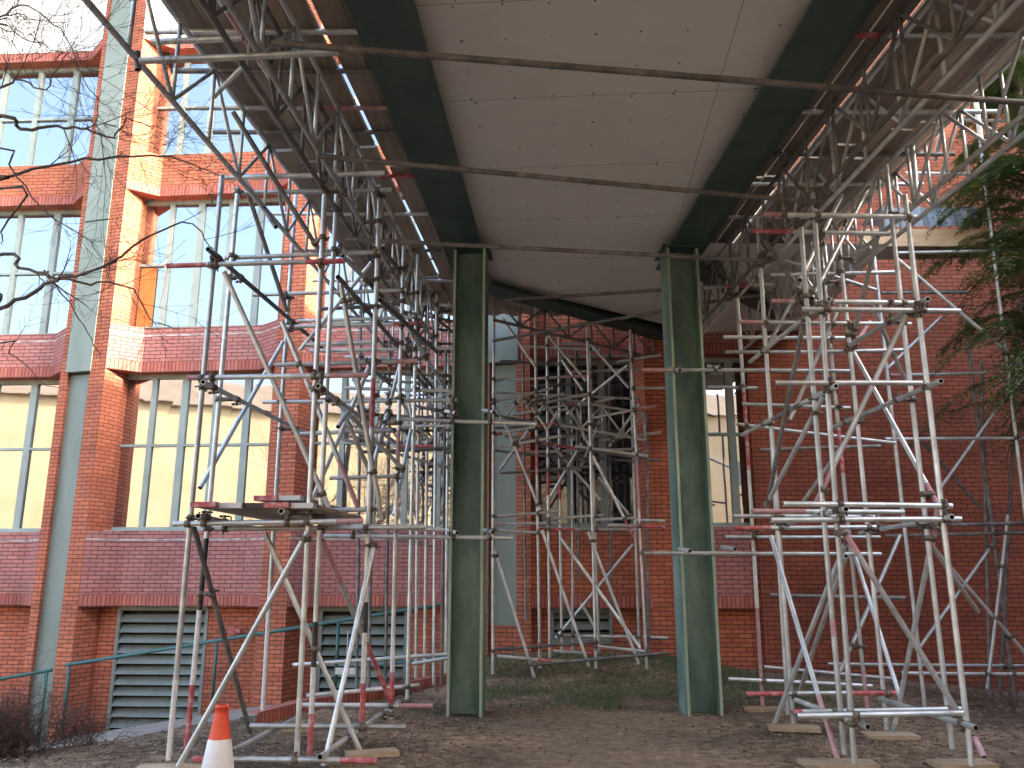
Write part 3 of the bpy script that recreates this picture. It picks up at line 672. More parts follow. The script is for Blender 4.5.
def gird(a, b, name='beam', W=.41, D=.45, strip=0):
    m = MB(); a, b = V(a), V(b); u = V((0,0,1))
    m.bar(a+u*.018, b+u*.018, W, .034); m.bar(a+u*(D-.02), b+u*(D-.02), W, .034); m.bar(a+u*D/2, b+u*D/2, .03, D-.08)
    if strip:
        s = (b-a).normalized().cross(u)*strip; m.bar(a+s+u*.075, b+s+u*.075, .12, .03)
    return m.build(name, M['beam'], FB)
Ldir = V((.337,4.70,0)).normalized(); Rdir = V((-.205,4.86,0)).normalized()
La = V((-.74,5.38,0))+V((-.205,0,0)); Ra = V((2.265,5.38,0))+V((.205,0,0))
def onl(a, d, Y, z): t = (Y-a.y)/d.y; return V((a.x+d.x*t, Y, z))
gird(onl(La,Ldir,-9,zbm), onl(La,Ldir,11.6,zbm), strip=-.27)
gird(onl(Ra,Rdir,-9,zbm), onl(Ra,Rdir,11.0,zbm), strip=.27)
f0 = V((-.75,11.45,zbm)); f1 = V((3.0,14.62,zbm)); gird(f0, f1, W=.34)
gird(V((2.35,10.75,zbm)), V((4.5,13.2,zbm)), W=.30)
# soffit: boards with open joints, laid square to the left beam, with screw heads
cdir = V((Ldir.y,-Ldir.x,0))
zs = EYE+4.35
def soffit():
    m = MB(); org = onl(La,Ldir,5.65,0); 
    def W(u, v, z): q = org + Ldir*v + cdir*u; return (q.x, q.y, z)
    rl = onl(Ra,Rdir,1.5,0)
    jl = 2.72                                    # long joint measured from left beam
    g = .0022
    def clipu(v):                                # right edge along the right beam
        # intersect row with right beam centre line; beyond the column it opens out
        lo, hi = 0., 9.
        for _ in range(40):
            mid = (lo+hi)/2; q = org + Ldir*v + cdir*mid
            rx = onl(Ra,Rdir,q.y,0).x if q.y < 10.7 else 2.35+(q.y-10.75)*2.15/2.45 + .1
            if q.x < rx: lo = mid
            else: hi = mid
        return lo
    v = -11*1.345 - .0
    rows = []
    while v < 9.4: rows.append(v); v += 1.345
    for v in rows:
        v0, v1 = v+g, v+1.345-g
        for (ua, ub) in ((0, 2.72-g), (2.72+g, 5.6)):
            # subdivide row in v so the sloping right edge is followed
            K = 6
            for k in range(K):
                a0 = v0+(v1-v0)*k/K; a1 = v0+(v1-v0)*(k+1)/K
                def lim(a): 
                    r = clipu(a)
                    if (org+Ldir*a).y > 10.6: r = 5.6
                    return min(ub, r)
                def low(a):                       # left edge: fascia beyond the column
                    q = org+Ldir*a; l = ua
                    if q.y > 11.6: l = max(ua, (q.y-11.75)/(14.6-11.75)*3.5*.98)
                    return l
                p0, p1, q0, q1 = low(a0), low(a1), lim(a0), lim(a1)
                if q0 <= p0+.01 and q1 <= p1+.01: continue
                q0 = max(q0, p0); q1 = max(q1, p1)
                if (org+Ldir*a1).y > 14.9: continue
                m.quad([W(p1,a1,zs), W(q1,a1,zs), W(q0,a0,zs), W(p0,a0,zs)])
        r = random.Random(int(v*100))
        for kv in (.03, .45, .90, 1.315):
            u = .1
            while v > -6 and u < 4.8:
                lim_ = clipu(v+kv)-.08
                if u < lim_ and (org+Ldir*(v+kv)).y < 13.4 and not abs(u-2.72) < .03:
                    uu = u+r.uniform(-.02,.02); vv = v+kv+r.uniform(-.012,.012); s = r.uniform(.006,.012)
                    q = V(W(uu, vv, zs-.003)); m.quad([(q.x-s,q.y-s*.9,q.z),(q.x-s,q.y+s,q.z),(q.x+s*.8,q.y+s,q.z),(q.x+s,q.y-s,q.z)], mi=1)
                u += .37
    return m.build('soffit', [M['soffit'], M['screw']], FB)
soffit()
# body of the bridge above
m = MB(); z0, z1 = zs+.03, zs+2.9
c = [onl(La,Ldir,-9,0), onl(Ra,Rdir,-9,0), onl(Ra,Rdir,10.9,0), V((4.5,13.2,0)), V((4.5,15.2,0)), V((3.1,15.0,0)), V((-.72,11.7,0))]
m.quad([(p.x,p.y,z0) for p in reversed(c)]); m.quad([(p.x,p.y,z1) for p in c])
m.build('bridge_floor', M['dark'], FB)
m = MB()
for a, b in ((c[0],c[6]), (c[6],c[5]), (c[1],c[2]), (c[2],c[3]), (c[0],c[1])):
    m.bar(V((a.x,a.y,(z0+z1)/2+.02)), V((b.x,b.y,(z0+z1)/2+.02)), .06, z1-z0)
m.build('side_wall', M['clad'], FB)

# ------------------------------------------------------------------ building
BD = thing('brick_building', 'three storey red brick building with bays of pale green framed windows and metal panels', 'building', (-1,15.5,0))
wall = MB()      # material slots: brick, bloom, soldier, brick with shade in colour
def strip(pts, z0, z1, mi, th=.28, cap=True, uoff=0):
    """wall following the plan points left to right, its back offset away from the camera"""
    u = uoff; acc = []
    for (x0,y0), (x1,y1) in zip(pts, pts[1:]):
        L = math.hypot(x1-x0, y1-y0); acc.append((x0,y0,x1,y1,u,u+L)); u += L
    for x0,y0,x1,y1,ua,ub in acc:
        base = z0 if mi == 2 else 0
        wall.quad([(x0,y0,z0),(x1,y1,z0),(x1,y1,z1),(x0,y0,z1)], mi, [(ua,z0-base+.0001),(ub,z0-base+.0001),(ub,z1-base),(ua,z1-base)])
        if cap:
            for z, fl in ((z0, 1), (z1, 0)):
                q = [(x0,y0,z),(x1,y1,z),(x1,y1+th,z),(x0,y0+th,z)]
                if fl: q.reverse()
                wall.quad(q, 0, [(p[0],p[1]) for p in q])
ZG = -1.9
LV = [(1.02,2.39), (5.49,6.40), (9.27,10.2)]       # spandrel bands
TOPZ = 15.6; HEAD = 12.75
# plan of bay faces: left pilaster corner, face left, face right, right pilaster corner
BAYS = [  # x of corner a, ya, face (x,y),(x,y), corner b ; windows: lights
    dict(a=(-13.2,16.1), f0=(-12.7,16.5), f1=(-9.35,16.3), b=(-8.90,15.85), n=5),
    dict(a=(-7.88,15.55), f0=(-7.34,15.92), f1=(-4.95,15.70), b=(-4.50,15.30), n=5),
    dict(a=(-4.00,15.20), f0=(-3.52,15.56), f1=(-1.05,15.40), b=(-.70,15.12), n=5),
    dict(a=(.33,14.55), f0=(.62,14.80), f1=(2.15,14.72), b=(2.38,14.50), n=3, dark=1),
    dict(a=(2.75,14.50), f0=(2.95,14.53), f1=(4.50,14.53), b=(4.65,14.52), n=3, bright=1),
]
PIL = [  # front from x0 to x1, y0,y1, metal panel (x range) or None
    ((-8.90,15.85), (-7.88,15.55), (-8.72,-8.22)),
    ((-4.50,15.30), (-4.00,15.20), None),
    ((-.70,15.12), (.33,14.55+.28), (-.42,.08)),
    ((2.38,14.50), (2.75,14.50), None),
]
def lerp(a, b, t): return (a[0]+(b[0]-a[0])*t, a[1]+(b[1]-a[1])*t)
for i, b in enumerate(BAYS):
    pts = [b['a'], b['f0'], b['f1'], b['b']]
    for k, (z0, z1) in enumerate(LV):
        dk = b.get('dark')
        strip(pts, z0, z0+.215, 2); strip(pts, z0+.215, z1, 0 if (dk or k == 2) else 1)
        # lime smear under the sill
        if i in (0,1,2) and k < 2:
            s = MB(); 
            for (p, q) in zip(pts, pts[1:]):
                s.bar(V((p[0],p[1]-.003,z1-.16)), V((q[0],q[1]-.003,z1-.16)), .01, .035)
            s.build('lime_smear', M['lime'], BD)
    strip(pts, HEAD, HEAD+.215, 2)
    s = MB(); 
    for (p, q) in zip(pts, pts[1:]): s.quad([(p[0],p[1]-.01,HEAD+.218),(q[0],q[1]-.01,HEAD+.218),(q[0],q[1]-.01,TOPZ),(p[0],p[1]-.01,TOPZ)]); s.quad([(q[0],q[1]-.01,HEAD+.218),(p[0],p[1]-.01,HEAD+.218),(p[0],p[1]+.1,HEAD+.218),(q[0],q[1]+.1,HEAD+.218)])
    s.build('blown_out_panel', M['whiteband'], BD)  # added white panels; overexposed glare above the windows put into their colour
    # lower wall below, set back
    f0, f1 = b['f0'], b['f1']; back = .22
    w0, w1 = (b['a'][0], f0[1]+back), (b['b'][0], f1[1]+back)
    lo = {1: (-7.36,-5.68), 2: (-3.50,-1.93), 3: (.70,1.72)}.get(i)
    def wy(x): return w0[1]+(w1[1]-w0[1])*(x-w0[0])/(w1[0]-w0[0])
    if lo:
        zb_ = {1: -1.36, 2: -1.0, 3: .42}[i]
        strip([w0, (lo[0], wy(lo[0]))], ZG, 1.02, 0, cap=False); strip([(lo[1], wy(lo[1])), w1], ZG, 1.02, 0, cap=False)
        strip([(lo[0], wy(lo[0])), (lo[1], wy(lo[1]))], ZG, zb_, 0, cap=True)
        t = MB(); ya, yb = wy(lo[0])+.02, wy(lo[1])+.02
        A, B = V((lo[0],ya,0)), V((lo[1],yb,0)); uz = V((0,0,1))
        for (p, q) in ((A+uz*zb_, A+uz*1.0), (B+uz*zb_, B+uz*1.0)): t.bar(p, q, .06, .08, up=V((0,1,0)))
        t.bar(A+uz*.98, B+uz*.98, .08, .09); t.bar(A+uz*(zb_+.03), B+uz*(zb_+.03), .08, .06)
        lv = t.build('louvre', M['louvre'], BD)
        s = MB(); z = zb_+.1
        while z < .9:
            s.hexa([(lo[0]+.03,ya-.05,z-.05),(lo[1]-.03,yb-.05,z-.05),(lo[1]-.03,yb-.03,z-.05),(lo[0]+.03,ya-.03,z-.05),
                    (lo[0]+.03,ya+.10,z+.085),(lo[1]-.03,yb+.10,z+.085),(lo[1]-.03,yb+.12,z+.085),(lo[0]+.03,ya+.12,z+.085)]); z += .185
        s.build('blades', M['louvre'], lv)
        s = MB(); s.quad([(lo[0],ya+.2,zb_),(lo[1],yb+.2,zb_),(lo[1],yb+.2,1.02),(lo[0],ya+.2,1.02)]); s.build('duct', M['dark'], lv)
    else:
        strip([w0, w1], ZG, 1.02, 0, cap=False)
    # windows
    for k, (z0, z1) in enumerate([(2.39,5.49), (6.40,9.27), (10.2,HEAD)]):
        rec_ = .30
        A = V((b['a'][0]+.10, f0[1]+rec_, 0)); B = V((b['b'][0]-.10, f1[1]+rec_, 0)); uz = V((0,0,1))
        A = lerp_v = V((A.x, A.y, 0)); zt_ = z0+(z1-z0)*(.54 if k == 0 else .50)
        t = MB(); n = b['n']; W_ = .085
        for j in range(n+1):
            p = A+(B-A)*j/n; ww = .13 if (j % 2 == 0) else .10
            if j in (0, n): ww = .07
            t.bar(p+uz*(z0+.02), p+uz*(z1+.04), ww, W_, up=V((0,1,0)))
        t.bar(A+uz*(z0+.04), B+uz*(z0+.04), W_+.004, .10); t.bar(A+uz*(z1-.02), B+uz*(z1-.02), W_+.004, .12); t.bar(A+uz*zt_, B+uz*zt_, W_+.002, .05)
        fr = t.build('window', M['louvre'] if b.get('dark') else M['frame'], BD)  # recess frames take a darker colour in place of shade
        s = MB(); rdm = random.Random(i*10+k)
        for j in range(n):                                     # each light sits at a slightly different angle
            for (za, zc) in ((z0+.05, zt_), (zt_, z1)):
                p, q = A+(B-A)*j/n, A+(B-A)*(j+1)/n; e = [rdm.uniform(-.0015,.0015) for _ in range(4)]
                s.quad([(p.x,p.y+.01+e[0],za),(q.x,q.y+.01+e[1],za),(q.x,q.y+.01+e[2],zc),(p.x,p.y+.01+e[3],zc)])
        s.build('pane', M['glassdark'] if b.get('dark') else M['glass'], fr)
        sl = MB(); sl.bar(A+uz*(z0+.012)-V((0,.14,0)), B+uz*(z0+.012)-V((0,.14,0)), .30, .02); sl.build('sill', M['frame'], fr)
        # room behind
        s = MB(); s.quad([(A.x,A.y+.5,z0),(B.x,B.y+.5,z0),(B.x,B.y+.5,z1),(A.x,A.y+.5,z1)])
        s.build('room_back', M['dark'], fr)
        if i == 1 and k == 1:
            s = MB(); p = A+(B-A)*.03; q = A+(B-A)*.135
            s.quad([(p.x,p.y-.012,z0+.1),(q.x,q.y-.012,z0+.1),(q.x,q.y-.012,zt_-.05),(p.x,p.y-.012,zt_-.05)]); s.build('orange_reflection', M['orange'], fr)  # orange reflection in the glass, painted as a flat quad
for (p0, p1, mp) in PIL:
    yd = .85
    strip([(p0[0]-.16, p0[1]+yd), (p0[0]-.16, p0[1]+.42), p0] , ZG, TOPZ, 0, cap=False)
    strip([p1, (p1[0]+.16, p1[1]+.42), (p1[0]+.16, p1[1]+yd)], ZG, TOPZ, 0, cap=False)
    if mp:
        def py(x): return p0[1]+(p1[1]-p0[1])*(x-p0[0])/(p1[0]-p0[0])
        a, b = (mp[0], py(mp[0])), (mp[1], py(mp[1]))
        strip([p0, a], ZG, TOPZ, 0, cap=False); strip([b, p1], ZG, TOPZ, 0, cap=False)
        strip([a, (a[0], a[1]+.2)], ZG, TOPZ, 0, cap=False); strip([(b[0], b[1]+.2), b], ZG, TOPZ, 0, cap=False)
        zq = 5.42; zlow = -1.9 if mp[0] < -5 else .72
        m = MB(); m.hexa([(a[0],a[1]+.10,zlow),(b[0],b[1]+.10,zlow),(b[0],b[1]+.14,zlow),(a[0],a[1]+.14,zlow),(a[0],a[1]+.10,zq),(b[0],b[1]+.10,zq),(b[0],b[1]+.14,zq),(a[0],a[1]+.14,zq)])
        m.build('metal_panel', M['panel'], BD)
        if zlow > 0: strip([(a[0],a[1]+.08),(b[0],b[1]+.08)], ZG, zlow, 0, cap=True)
        for (qa, qb) in ((zq+.03, 8.6), (8.63, TOPZ)):
            m = MB(); m.hexa([(a[0]-.03,a[1]-.05,qa),(b[0]+.03,b[1]-.05,qa),(b[0]+.03,b[1]+.15,qa),(a[0]-.03,a[1]+.15,qa),(a[0]-.03,a[1]-.05,qb),(b[0]+.03,b[1]-.05,qb),(b[0]+.03,b[1]+.15,qb),(a[0]-.03,a[1]+.15,qb)])
            m.build('metal_panel', M['panel'], BD)
    else:
        strip([p0, p1], ZG, TOPZ, 0, cap=False)
# right hand plain wall
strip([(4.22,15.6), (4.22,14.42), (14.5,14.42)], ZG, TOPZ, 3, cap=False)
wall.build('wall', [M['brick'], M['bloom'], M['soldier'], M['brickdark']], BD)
m = MB()   # body behind, roof
m.hexa([(-14,17.6,ZG),(15,17.6,ZG),(15,27,ZG),(-14,27,ZG),(-14,17.6,TOPZ-.02),(15,17.6,TOPZ-.02),(15,27,TOPZ-.02),(-14,27,TOPZ-.02)])
m.build('back_wall', M['dark'], BD)
m = MB(); m.hexa([(-14,16.0,TOPZ),(15,14.1,TOPZ),(15,27,TOPZ),(-14,27,TOPZ),(-14,16.0,TOPZ+.1),(15,14.1,TOPZ+.1),(15,27,TOPZ+.1),(-14,27,TOPZ+.1)])
m.build('roof', M['whiteband'], BD)

# low brick edging of the ramp ------------------------------------------------------------------
m = MB(); u = 0
pts = [Q(250,726,0), Q(300,712,0), Q(380,697,0), Q(460,680,0)]
for a, b in zip(pts, pts[1:]):
    L = (b-a).length; d = (b-a).normalized(); sd = V((-d.y, d.x, 0))*.08
    for (p, q, fl) in ((a-sd, b-sd, 0),):
        m.quad([(p.x,p.y,-.3),(q.x,q.y,-.3),(q.x,q.y,.13),(p.x,p.y,.13)], 0, [(u,-.3),(u+L,-.3),(u+L,.2149),(u,.2149)])
    m.quad([(a.x-sd.x,a.y-sd.y,.13),(b.x-sd.x,b.y-sd.y,.13),(b.x+sd.x,b.y+sd.y,.13),(a.x+sd.x,a.y+sd.y,.13)], 0, [(u,0),(u+L,0),(u+L,.215),(u,.215)])
    u += L
tag(m.build('brick_edging', M['soldier']), 'low brick on edge kerb between the planting soil and the ramp', 'kerb')
# ramp along the building
m = MB(); m.hexa([(-9,14.3,-1.7),(-.8,13.6,-1.7),(-.8,15.1,-1.7),(-9,15.9,-1.7),(-9,14.3,-1.42),(-.8,13.6,-.05),(-.8,15.1,-.05),(-9,15.9,-1.42)])
tag(m.build('ramp', M['concrete']), None, None, None, 'structure')
# handrails
HR = thing('handrail', 'long green painted handrail climbing the ramp in front of the louvres', 'handrail', (-5,14.4,-1))
a, b = P(66,665,14.9), P(462,601,13.9)
m = MB(); m.limb([a-V((0,0,.0)), a, b, b+V((.3,0,.02))], [.03]*4, 8); m.build('top_rail', M['rail'], HR)
for x in (70, 222, 343, 436):
    t = (x-66)/(462-66); p = a+(b-a)*t; q = V((p.x, p.y, p.z-1.12)); m = MB(); m.cyl(q, p, .028, 8); m.build('post', M['rail'], HR)
m = MB(); m.limb([P(360,668,14.4), P(460,655,13.9)], [.02]*2, 8); m.build('lower_rail', M['rail'], HR)
HR2 = thing('handrail', 'short green handrail end beside the corner metal panel above the dead bush', 'handrail', (-8.4,14.9,-1))
m = MB(); m.limb([P(-40,686,14.9), P(52,670,14.9)], [.03]*2, 8); m.build('top_rail', M['rail'], HR2)
p = P(47,671,14.9); m = MB(); m.cyl(p-V((0,0,1.3)), p, .028, 8); m.build('post', M['rail'], HR2)
# small fittings
m = MB(); p = P(346,671,13.6); m.box(p, (.34,.012,.10)); m.cyl(p+V((0,.02,.02)), p+V((0,.02,.6)), .006, 6)
tag(m.build('blank_tag', M['whiteband']), 'small blank white plate hung before the middle louvre', 'plate')
m = MB(); p = P(235,631,15.85); m.box(p, (.22,.06,.08)); m.cyl(p+V((0,-.02,-.02)), p+V((0,-.12,-.08)), .04, 8); m.cyl(p+V((0,0,-.02)), p+V((0,-.02,-.16)), .02, 8)
tag(m.build('wall_tap', M['redband']), 'small reddish wall tap between the two louvres', 'tap')

# ------------------------------------------------------------------ traffic cone
tc_ = Q(222,708,.75); cx, cy = tc_.x, tc_.y; g = hgt(cx, cy)
CN = thing('traffic_cone', 'orange traffic cone with a white reflective sleeve at the foot of the left tower', 'traffic cone', (cx,cy,g))
def rr(h): return .034+(.150-.034)*(1-(h-.05)/.70)
m = MB(); prof = [(.05,.15),(.12,rr(.12))]
m.limb([(cx,cy,g+h) for h in (.04,.05,.16)], [.175,rr(.05)+.01,rr(.16)], 24); m.build('cone_foot', M['cone'], CN); m = MB(); m.limb([(cx,cy,g+h) for h in (.55,.56,.70,.735,.737,.75,.752)], [rr(.55),rr(.56),rr(.70),rr(.735),rr(.735)+.008,rr(.75)+.006,.024], 24); m.build('cone_body', M['cone'], CN)
m = MB(); m.limb([(cx,cy,g+h) for h in (.155,.16,.55,.555)], [rr(.155),rr(.16)+.003,rr(.55)+.003,rr(.555)], 24); m.build('sleeve', M['sleeve'], CN)
m = MB(); m.box((cx,cy,g+.022),(.44,.44,.044),.3); m.build('base', M['rubber'], CN)

# ------------------------------------------------------------------ trees
def twigs(m, p, d, L, r, depth, rd, up=.1, spread=.7, n=5):
    pts = [p]; rad = [r]; q = p.copy(); dd = d.normalized(); k = 4
    kids = []
    for i in range(k):
        dd = (dd + V((rd.uniform(-1,1), rd.uniform(-1,1), rd.uniform(-1,1)+up))*.22).normalized()
        q = q + dd*(L/k); pts.append(q.copy()); rad.append(max(.0012, r*(1-.75*(i+1)/k)))
        kids.append((q.copy(), dd.copy(), rad[-1]))
    m.limb(pts, rad, 5 if r > .006 else 3)
    if depth > 0:
        for (a, b, c) in kids:
            for _ in range(1 if rd.random() < .45 else 2):
                v = (b + V((rd.uniform(-1,1), rd.uniform(-1,1), rd.uniform(-1,1)+up))*spread).normalized()
                twigs(m, a, v, L*rd.uniform(.45,.7), max(.0015, c*.7), depth-1, rd, up, spread)
def smooth(pts, k=5):
    out = []
    for i in range(len(pts)-1):
        p0, p1, p2, p3 = pts[max(i-1,0)], pts[i], pts[i+1], pts[min(i+2,len(pts)-1)]
        for j in range(k):
            t = j/k; out.append(.5*((2*p1)+(p2-p0)*t+(2*p0-5*p1+4*p2-p3)*t*t+(3*p1-p0-3*p2+p3)*t*t*t))
    out.append(pts[-1]); return out
BT = thing('bare_tree', 'leafless tree whose thin branches reach in from the left across the facade', 'tree', (-6.6,5.6,0))
rd = random.Random(21); m = MB()
m.limb([V((-6.7,5.6,-.3)), V((-6.6,5.6,1.0)), V((-6.4,5.55,2.6)), V((-6.5,5.6,4.4)), V((-6.3,5.6,6.4)), V((-6.4,5.6,8.2))], [.17,.14,.12,.09,.06,.03], 10)
m.build('trunk', M['bark'], BT)
m = MB()
def branch(px, r0, root, tw=1.0, depth=2, up=.1):
    depth = min(depth, 2) - (1 if depth < 3 else 0); tw *= .75; r0 *= .66
    pts = [V(root)] + [P(x,y,Y) for (x,y,Y) in px]; s = smooth(pts); n = len(s)
    rad = [max(.0022, r0*(1-.82*(i/(n-1))**.8)) for i in range(n)]
    s = [q + V((rd.uniform(-1,1), rd.uniform(-1,1), rd.uniform(-1,1)))*.012 for q in s]
    m.limb(s, rad, 7)
    for i in range(n//4, n):
        if rd.random() < .34*tw:
            d = (s[min(i+1,n-1)]-s[i-1]).normalized(); v = (d*.6 + V((rd.uniform(-1,1), rd.uniform(-.6,.6), rd.uniform(-1,1)+up))).normalized()
            twigs(m, s[i], v, rd.uniform(.25,.6)*tw, max(.002, rad[i]*.55), depth, rd, up, .8)
T0 = (-6.45,5.6,3.4)
branch([(-40,300,5.4),(0,308,5.2),(40,288,5.2),(62,278,5.1),(100,268,5.0),(150,236,5.0),(188,222,5.0),(212,250,5.0)], .030, (-6.45,5.6,2.6))
branch([(-30,262,5.4),(20,268,5.3),(55,278,5.2),(90,283,5.2),(128,286,5.1),(150,318,5.1),(180,330,5.1)], .024, (-6.45,5.6,2.7))
branch([(-30,186,5.0),(0,180,5.0),(60,162,5.0),(120,157,5.0),(170,157,5.0),(205,170,5.0),(225,178,5.0)], .024, T0)
branch([(-30,120,5.0),(20,128,5.0),(50,127,5.0),(80,128,5.0),(112,136,5.0),(128,120,5.0),(160,128,5.0)], .026, (-6.45,5.6,4.3), 1.6, 3)
branch([(-30,20,5.2),(20,5,5.2),(60,30,5.2),(85,80,5.2),(110,110,5.2),(125,120,5.2)], .014, (-6.3,5.6,5.8), 1.2, 2)
branch([(-30,20,5.6),(10,14,5.6),(40,20,5.6),(60,15,5.6),(78,12,5.6)], .012, (-6.3,5.6,5.9), 1.2, 2)
branch([(-20,25,5.3),(0,27,5.3),(40,44,5.3),(70,58,5.3),(105,80,5.2),(150,110,5.2)], .012, (-6.3,5.6,5.6), 1.2, 2)
branch([(-30,160,4.8),(10,170,4.8),(50,215,4.8),(90,240,4.8),(110,275,4.8)], .014, T0, 1.0, 2)
branch([(-30,350,5.3),(10,352,5.3),(40,382,5.3),(70,392,5.3)], .012, (-6.5,5.6,2.2), .8, 2)
branch([(50,278,5.15),(75,310,5.1),(95,345,5.1),(102,356,5.1)], .012, P(45,272,5.2), .5, 1)
branch([(-10,190,4.6),(0,230,4.6),(4,245,4.6)], .02, T0, .8, 1)
branch([(-30,95,4.8),(15,80,4.8),(45,88,4.8),(62,60,4.8),(75,40,4.8)], .016, (-6.4,5.6,4.6), 1.5, 3)
m.build('branches', M['bark'], BT)

# dead bush at lower left -----------------------------------------------------
def bush(c, rx, ry, rz, n, label, seed):
    rd = random.Random(seed); m = MB(); c = V(c)
    for _ in range(n):
        p = c + V((rd.gauss(0,.3)*rx, rd.gauss(0,.3)*ry, 0)); p.z = hgt(p.x,p.y)-.02
        d = V((rd.uniform(-1,1)*rx, rd.uniform(-1,1)*ry, rd.uniform(.3,1.2))).normalized()
        twigs(m, p, d, rz*rd.uniform(.5,1.1), rd.uniform(.003,.007), 2, rd, .0, 1.1)
    tag(m.build('dead_bush', M['twig']), label, 'bush')
bush((-4.7,8.0,0), .9, .6, .5, 130, 'tangle of dead brown stems by the handrail end, largest dead bush', 4)
bush((-4.2,8.5,0), .5, .4, .3, 22, 'small dry clump beside the tangled dead bush', 5)
bush((-1.55,11.9,0), .4, .4, .22, 22, 'low dry stems at the ramp kerb beside the left green column', 6)
bush((5.9,10.6,0), .5, .4, .3, 20, 'low dry weeds near the right wall scaffold legs', 9)

# conifer on the right -------------------------------------------------------------
def conifer(base, H, R0, z0, label, seed, n=110):
    rd = random.Random(seed); t = thing('conifer', label, 'tree', base); bx, by, bz = base
    m = MB(); m.limb([V((bx,by,bz-.2)), V((bx+.05,by,H*.5)), V((bx,by,H))], [.16,.10,.02], 9); m.build('trunk', M['bark'], t)
    m = MB(); st = MB()
    for i in range(n):
        z = z0+(H-z0)*(i/n)**.9; a = rd.uniform(0, 2*math.pi); L = R0*(1-.75*(z-z0)/(H-z0))*rd.uniform(.65,1.1)
        d = V((math.cos(a), math.sin(a), 0)); pts = []
        for k in range(7):
            s = k/6; pts.append(V((bx,by,z)) + d*L*s + V((0,0,.28*L*math.sin(s*2.0) - .42*L*s*s)) + V((rd.uniform(-1,1),rd.uniform(-1,1),0))*.03)
        st.limb(pts, [.022*(1-.8*k/6) for k in range(7)], 4)
        side = V((-d.y, d.x, 0))
        for k in range(1, 7):
            for sd in (-1, 1):
                for rep in range(5):
                    p = pts[k] + (pts[k-1]-pts[k])*rd.random(); ln = L*(.42-.035*k)*rd.uniform(.5,1.1)
                    v = (d*.75 + side*sd*rd.uniform(.4,1.1) + V((0,0,rd.uniform(-.5,.12)))).normalized()
                    q = p
                    segs = 5
                    for j in range(segs):                 # each spray carries small flat leaflets
                        q2 = q + v*ln/segs + V((0,0,-.012*j))
                        for s2 in (-1, 1):
                            for rr_ in range(2):
                                w = v.cross(V((0,0,1))).normalized()*s2
                                b0 = q + (q2-q)*rd.random(); tip = b0 + (v*.7+w*rd.uniform(.5,1.1)+V((0,0,rd.uniform(-.5,.25)))).normalized()*rd.uniform(.035,.085)
                                m.quad([b0, b0 + v*.018, tip + v*.005, tip])
                        q = q2
    m.build('foliage', M['conifer'], t); st.build('limbs', M['bark'], t)
conifer((7.3,10.7,0), 10.4, 1.9, 3.5, 'dark green conifer with drooping sprays at the right edge over the scaffold', 8, 150)

# ------------------------------------------------------------------ behind the camera (seen in the glass) and an added light blocker
def block(name, cx, cy, wd, dp, h, rz, label, mat, rows=(1.2,4.4,7.6), ridge=2.6):
    """oblong block whose long front (local -y) is centred at cx, cy; rz turns it"""
    t = thing(name, label, 'building', (cx, cy, 0)); ca, sa = math.cos(rz), math.sin(rz)
    def W(x, y, z): return V((cx+ca*x-sa*y, cy+sa*x+ca*y, z))
    m = MB(); x0, x1 = -wd/2, wd/2
    m.hexa([W(x0,0,-.1),W(x1,0,-.1),W(x1,dp,-.1),W(x0,dp,-.1),W(x0,0,h),W(x1,0,h),W(x1,dp,h),W(x0,dp,h)]); m.build('wall', mat, t)
    g = MB(); g.hexa([W(x0-.4,-.4,h),W(x1+.4,-.4,h),W(x1+.4,dp+.4,h),W(x0-.4,dp+.4,h),W(x0+2,dp/2-.1,h+ridge),W(x1-2,dp/2-.1,h+ridge),W(x1-2,dp/2+.1,h+ridge),W(x0+2,dp/2+.1,h+ridge)])
    g.build('roof', M['roofing'], t)
    x = x0+1.5
    while x < x1-2:
        for z in rows:
            if z+1.6 < h:
                w = MB(); w.hexa([W(x,-.06,z),W(x+1.3,-.06,z),W(x+1.3,-.01,z),W(x,-.01,z),W(x,-.06,z+1.6),W(x+1.3,-.06,z+1.6),W(x+1.3,-.01,z+1.6),W(x,-.01,z+1.6)]); w.build('window', M['glassdark'], t)
        x += 4.6
    return t
block('rendered_building', -17, -16, 46, 10, 11.3, R(180-28), 'cream rendered building across the yard, seen only mirrored in the windows', M['cream'], rows=(1.2,))
block('long_building', 12, -27, 22, 8, 12.5, R(180-8), 'long cream building in the far corner of the yard', M['cream'])
block('shade_block', 13.0, 0, 32, 9, 10.6, R(-90), 'added brick block out of view, shading the right wall and the yard', M['brickdark'])  # unseen block added to keep sun and sky off wall and yard
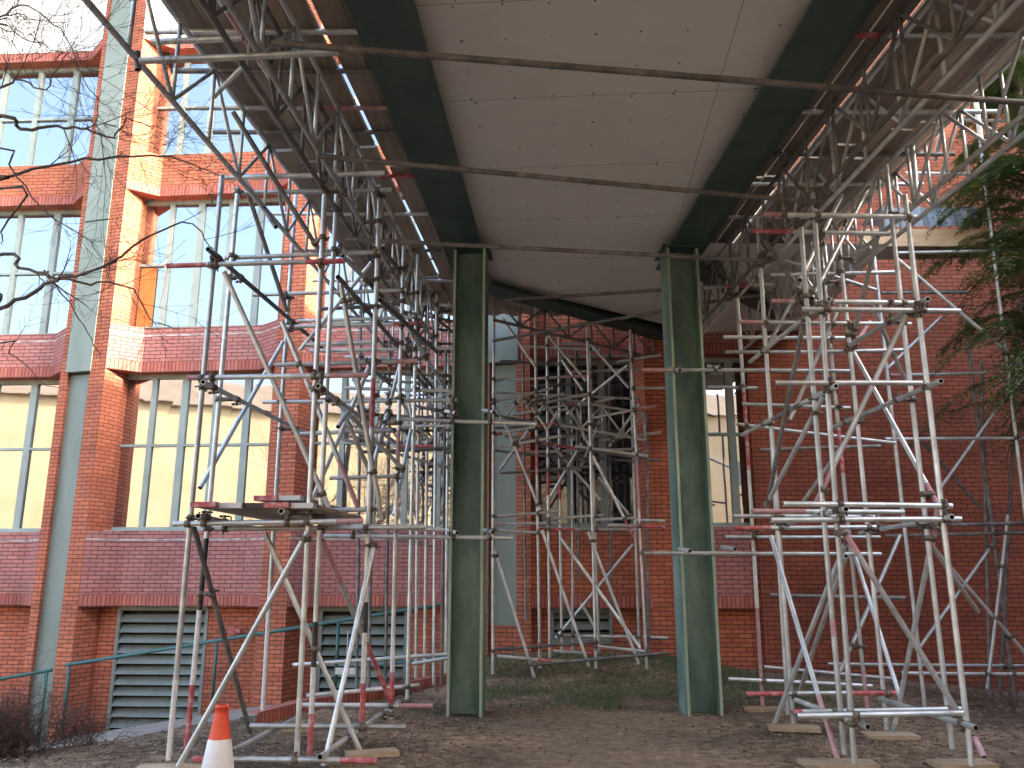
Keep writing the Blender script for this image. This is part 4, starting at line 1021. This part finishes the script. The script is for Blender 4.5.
for (x, y, s, lb) in ((-7,-9,31,'bare tree in the yard mirrored in the left windows'), (-2.5,-12,32,'bare tree in the yard mirrored in the middle windows'), (3,-15,33,'bare tree in the yard mirrored in the recess windows'), (-13,-7,34,'bare tree in the yard mirrored in the far left windows'), (-10,-11,35,'second bare tree further back among those mirrored in the left windows')):
    t = thing('bare_tree', lb, 'tree', (x,y,0)); rd = random.Random(s); m = MB()
    m.limb([V((x,y,-.2)), V((x+.1,y,2)), V((x,y,4))], [.22,.17,.12], 8); m.build('trunk', M['barkwarm'], t); m = MB()
    for k in range(9):
        a = rd.uniform(0,6.28); twigs(m, V((x,y,rd.uniform(2,4))), V((math.cos(a)*.8, math.sin(a)*.8, 1)), rd.uniform(2.5,4), .07, 3, rd, .25, .7)
    m.build('branches', M['barkwarm'], t)

# ------------------------------------------------------------------ light, sky, camera
SUN_EL, SUN_AZ = R(20), R(102)        # azimuth: clockwise from +Y
w = bpy.data.worlds.new('World'); C.world = w; w.use_nodes = True
ns, ls = w.node_tree.nodes, w.node_tree.links
sky = ns.new('ShaderNodeTexSky'); sky.sky_type = 'NISHITA'; sky.sun_disc = False
sky.sun_elevation = SUN_EL; sky.sun_rotation = SUN_AZ; sky.air_density = 1.0; sky.dust_density = 5.5; sky.ozone_density = 1.0
ls.new(sky.outputs[0], ns['Background'].inputs[0]); ns['Background'].inputs[1].default_value = .15
sd = V((math.sin(SUN_AZ)*math.cos(SUN_EL), math.cos(SUN_AZ)*math.cos(SUN_EL), math.sin(SUN_EL)))
L = bpy.data.lights.new('sun', 'SUN'); L.energy = 2.5; L.angle = R(1.5); L.color = (1,.86,.68)
lo = bpy.data.objects.new('sun', L); col.objects.link(lo); lo.rotation_euler = (-sd).to_track_quat('-Z','Y').to_euler(); lo.location = sd*50
cam = bpy.data.cameras.new('camera'); co = bpy.data.objects.new('camera', cam); col.objects.link(co)
co.location = (0,0,EYE); co.rotation_euler = (R(90)+PITCH, 0, 0)
cam.sensor_width = 36; cam.lens = 36*F/1024; cam.clip_end = 2000; cam.clip_start = .05
C.camera = co
C.view_settings.view_transform = 'Standard'; C.view_settings.look = 'None'; C.view_settings.gamma = 1; C.view_settings.exposure = 3.12
C.cycles.max_bounces = 6; C.cycles.diffuse_bounces = 3; C.cycles.glossy_bounces = 3
print('couplers', cnt)
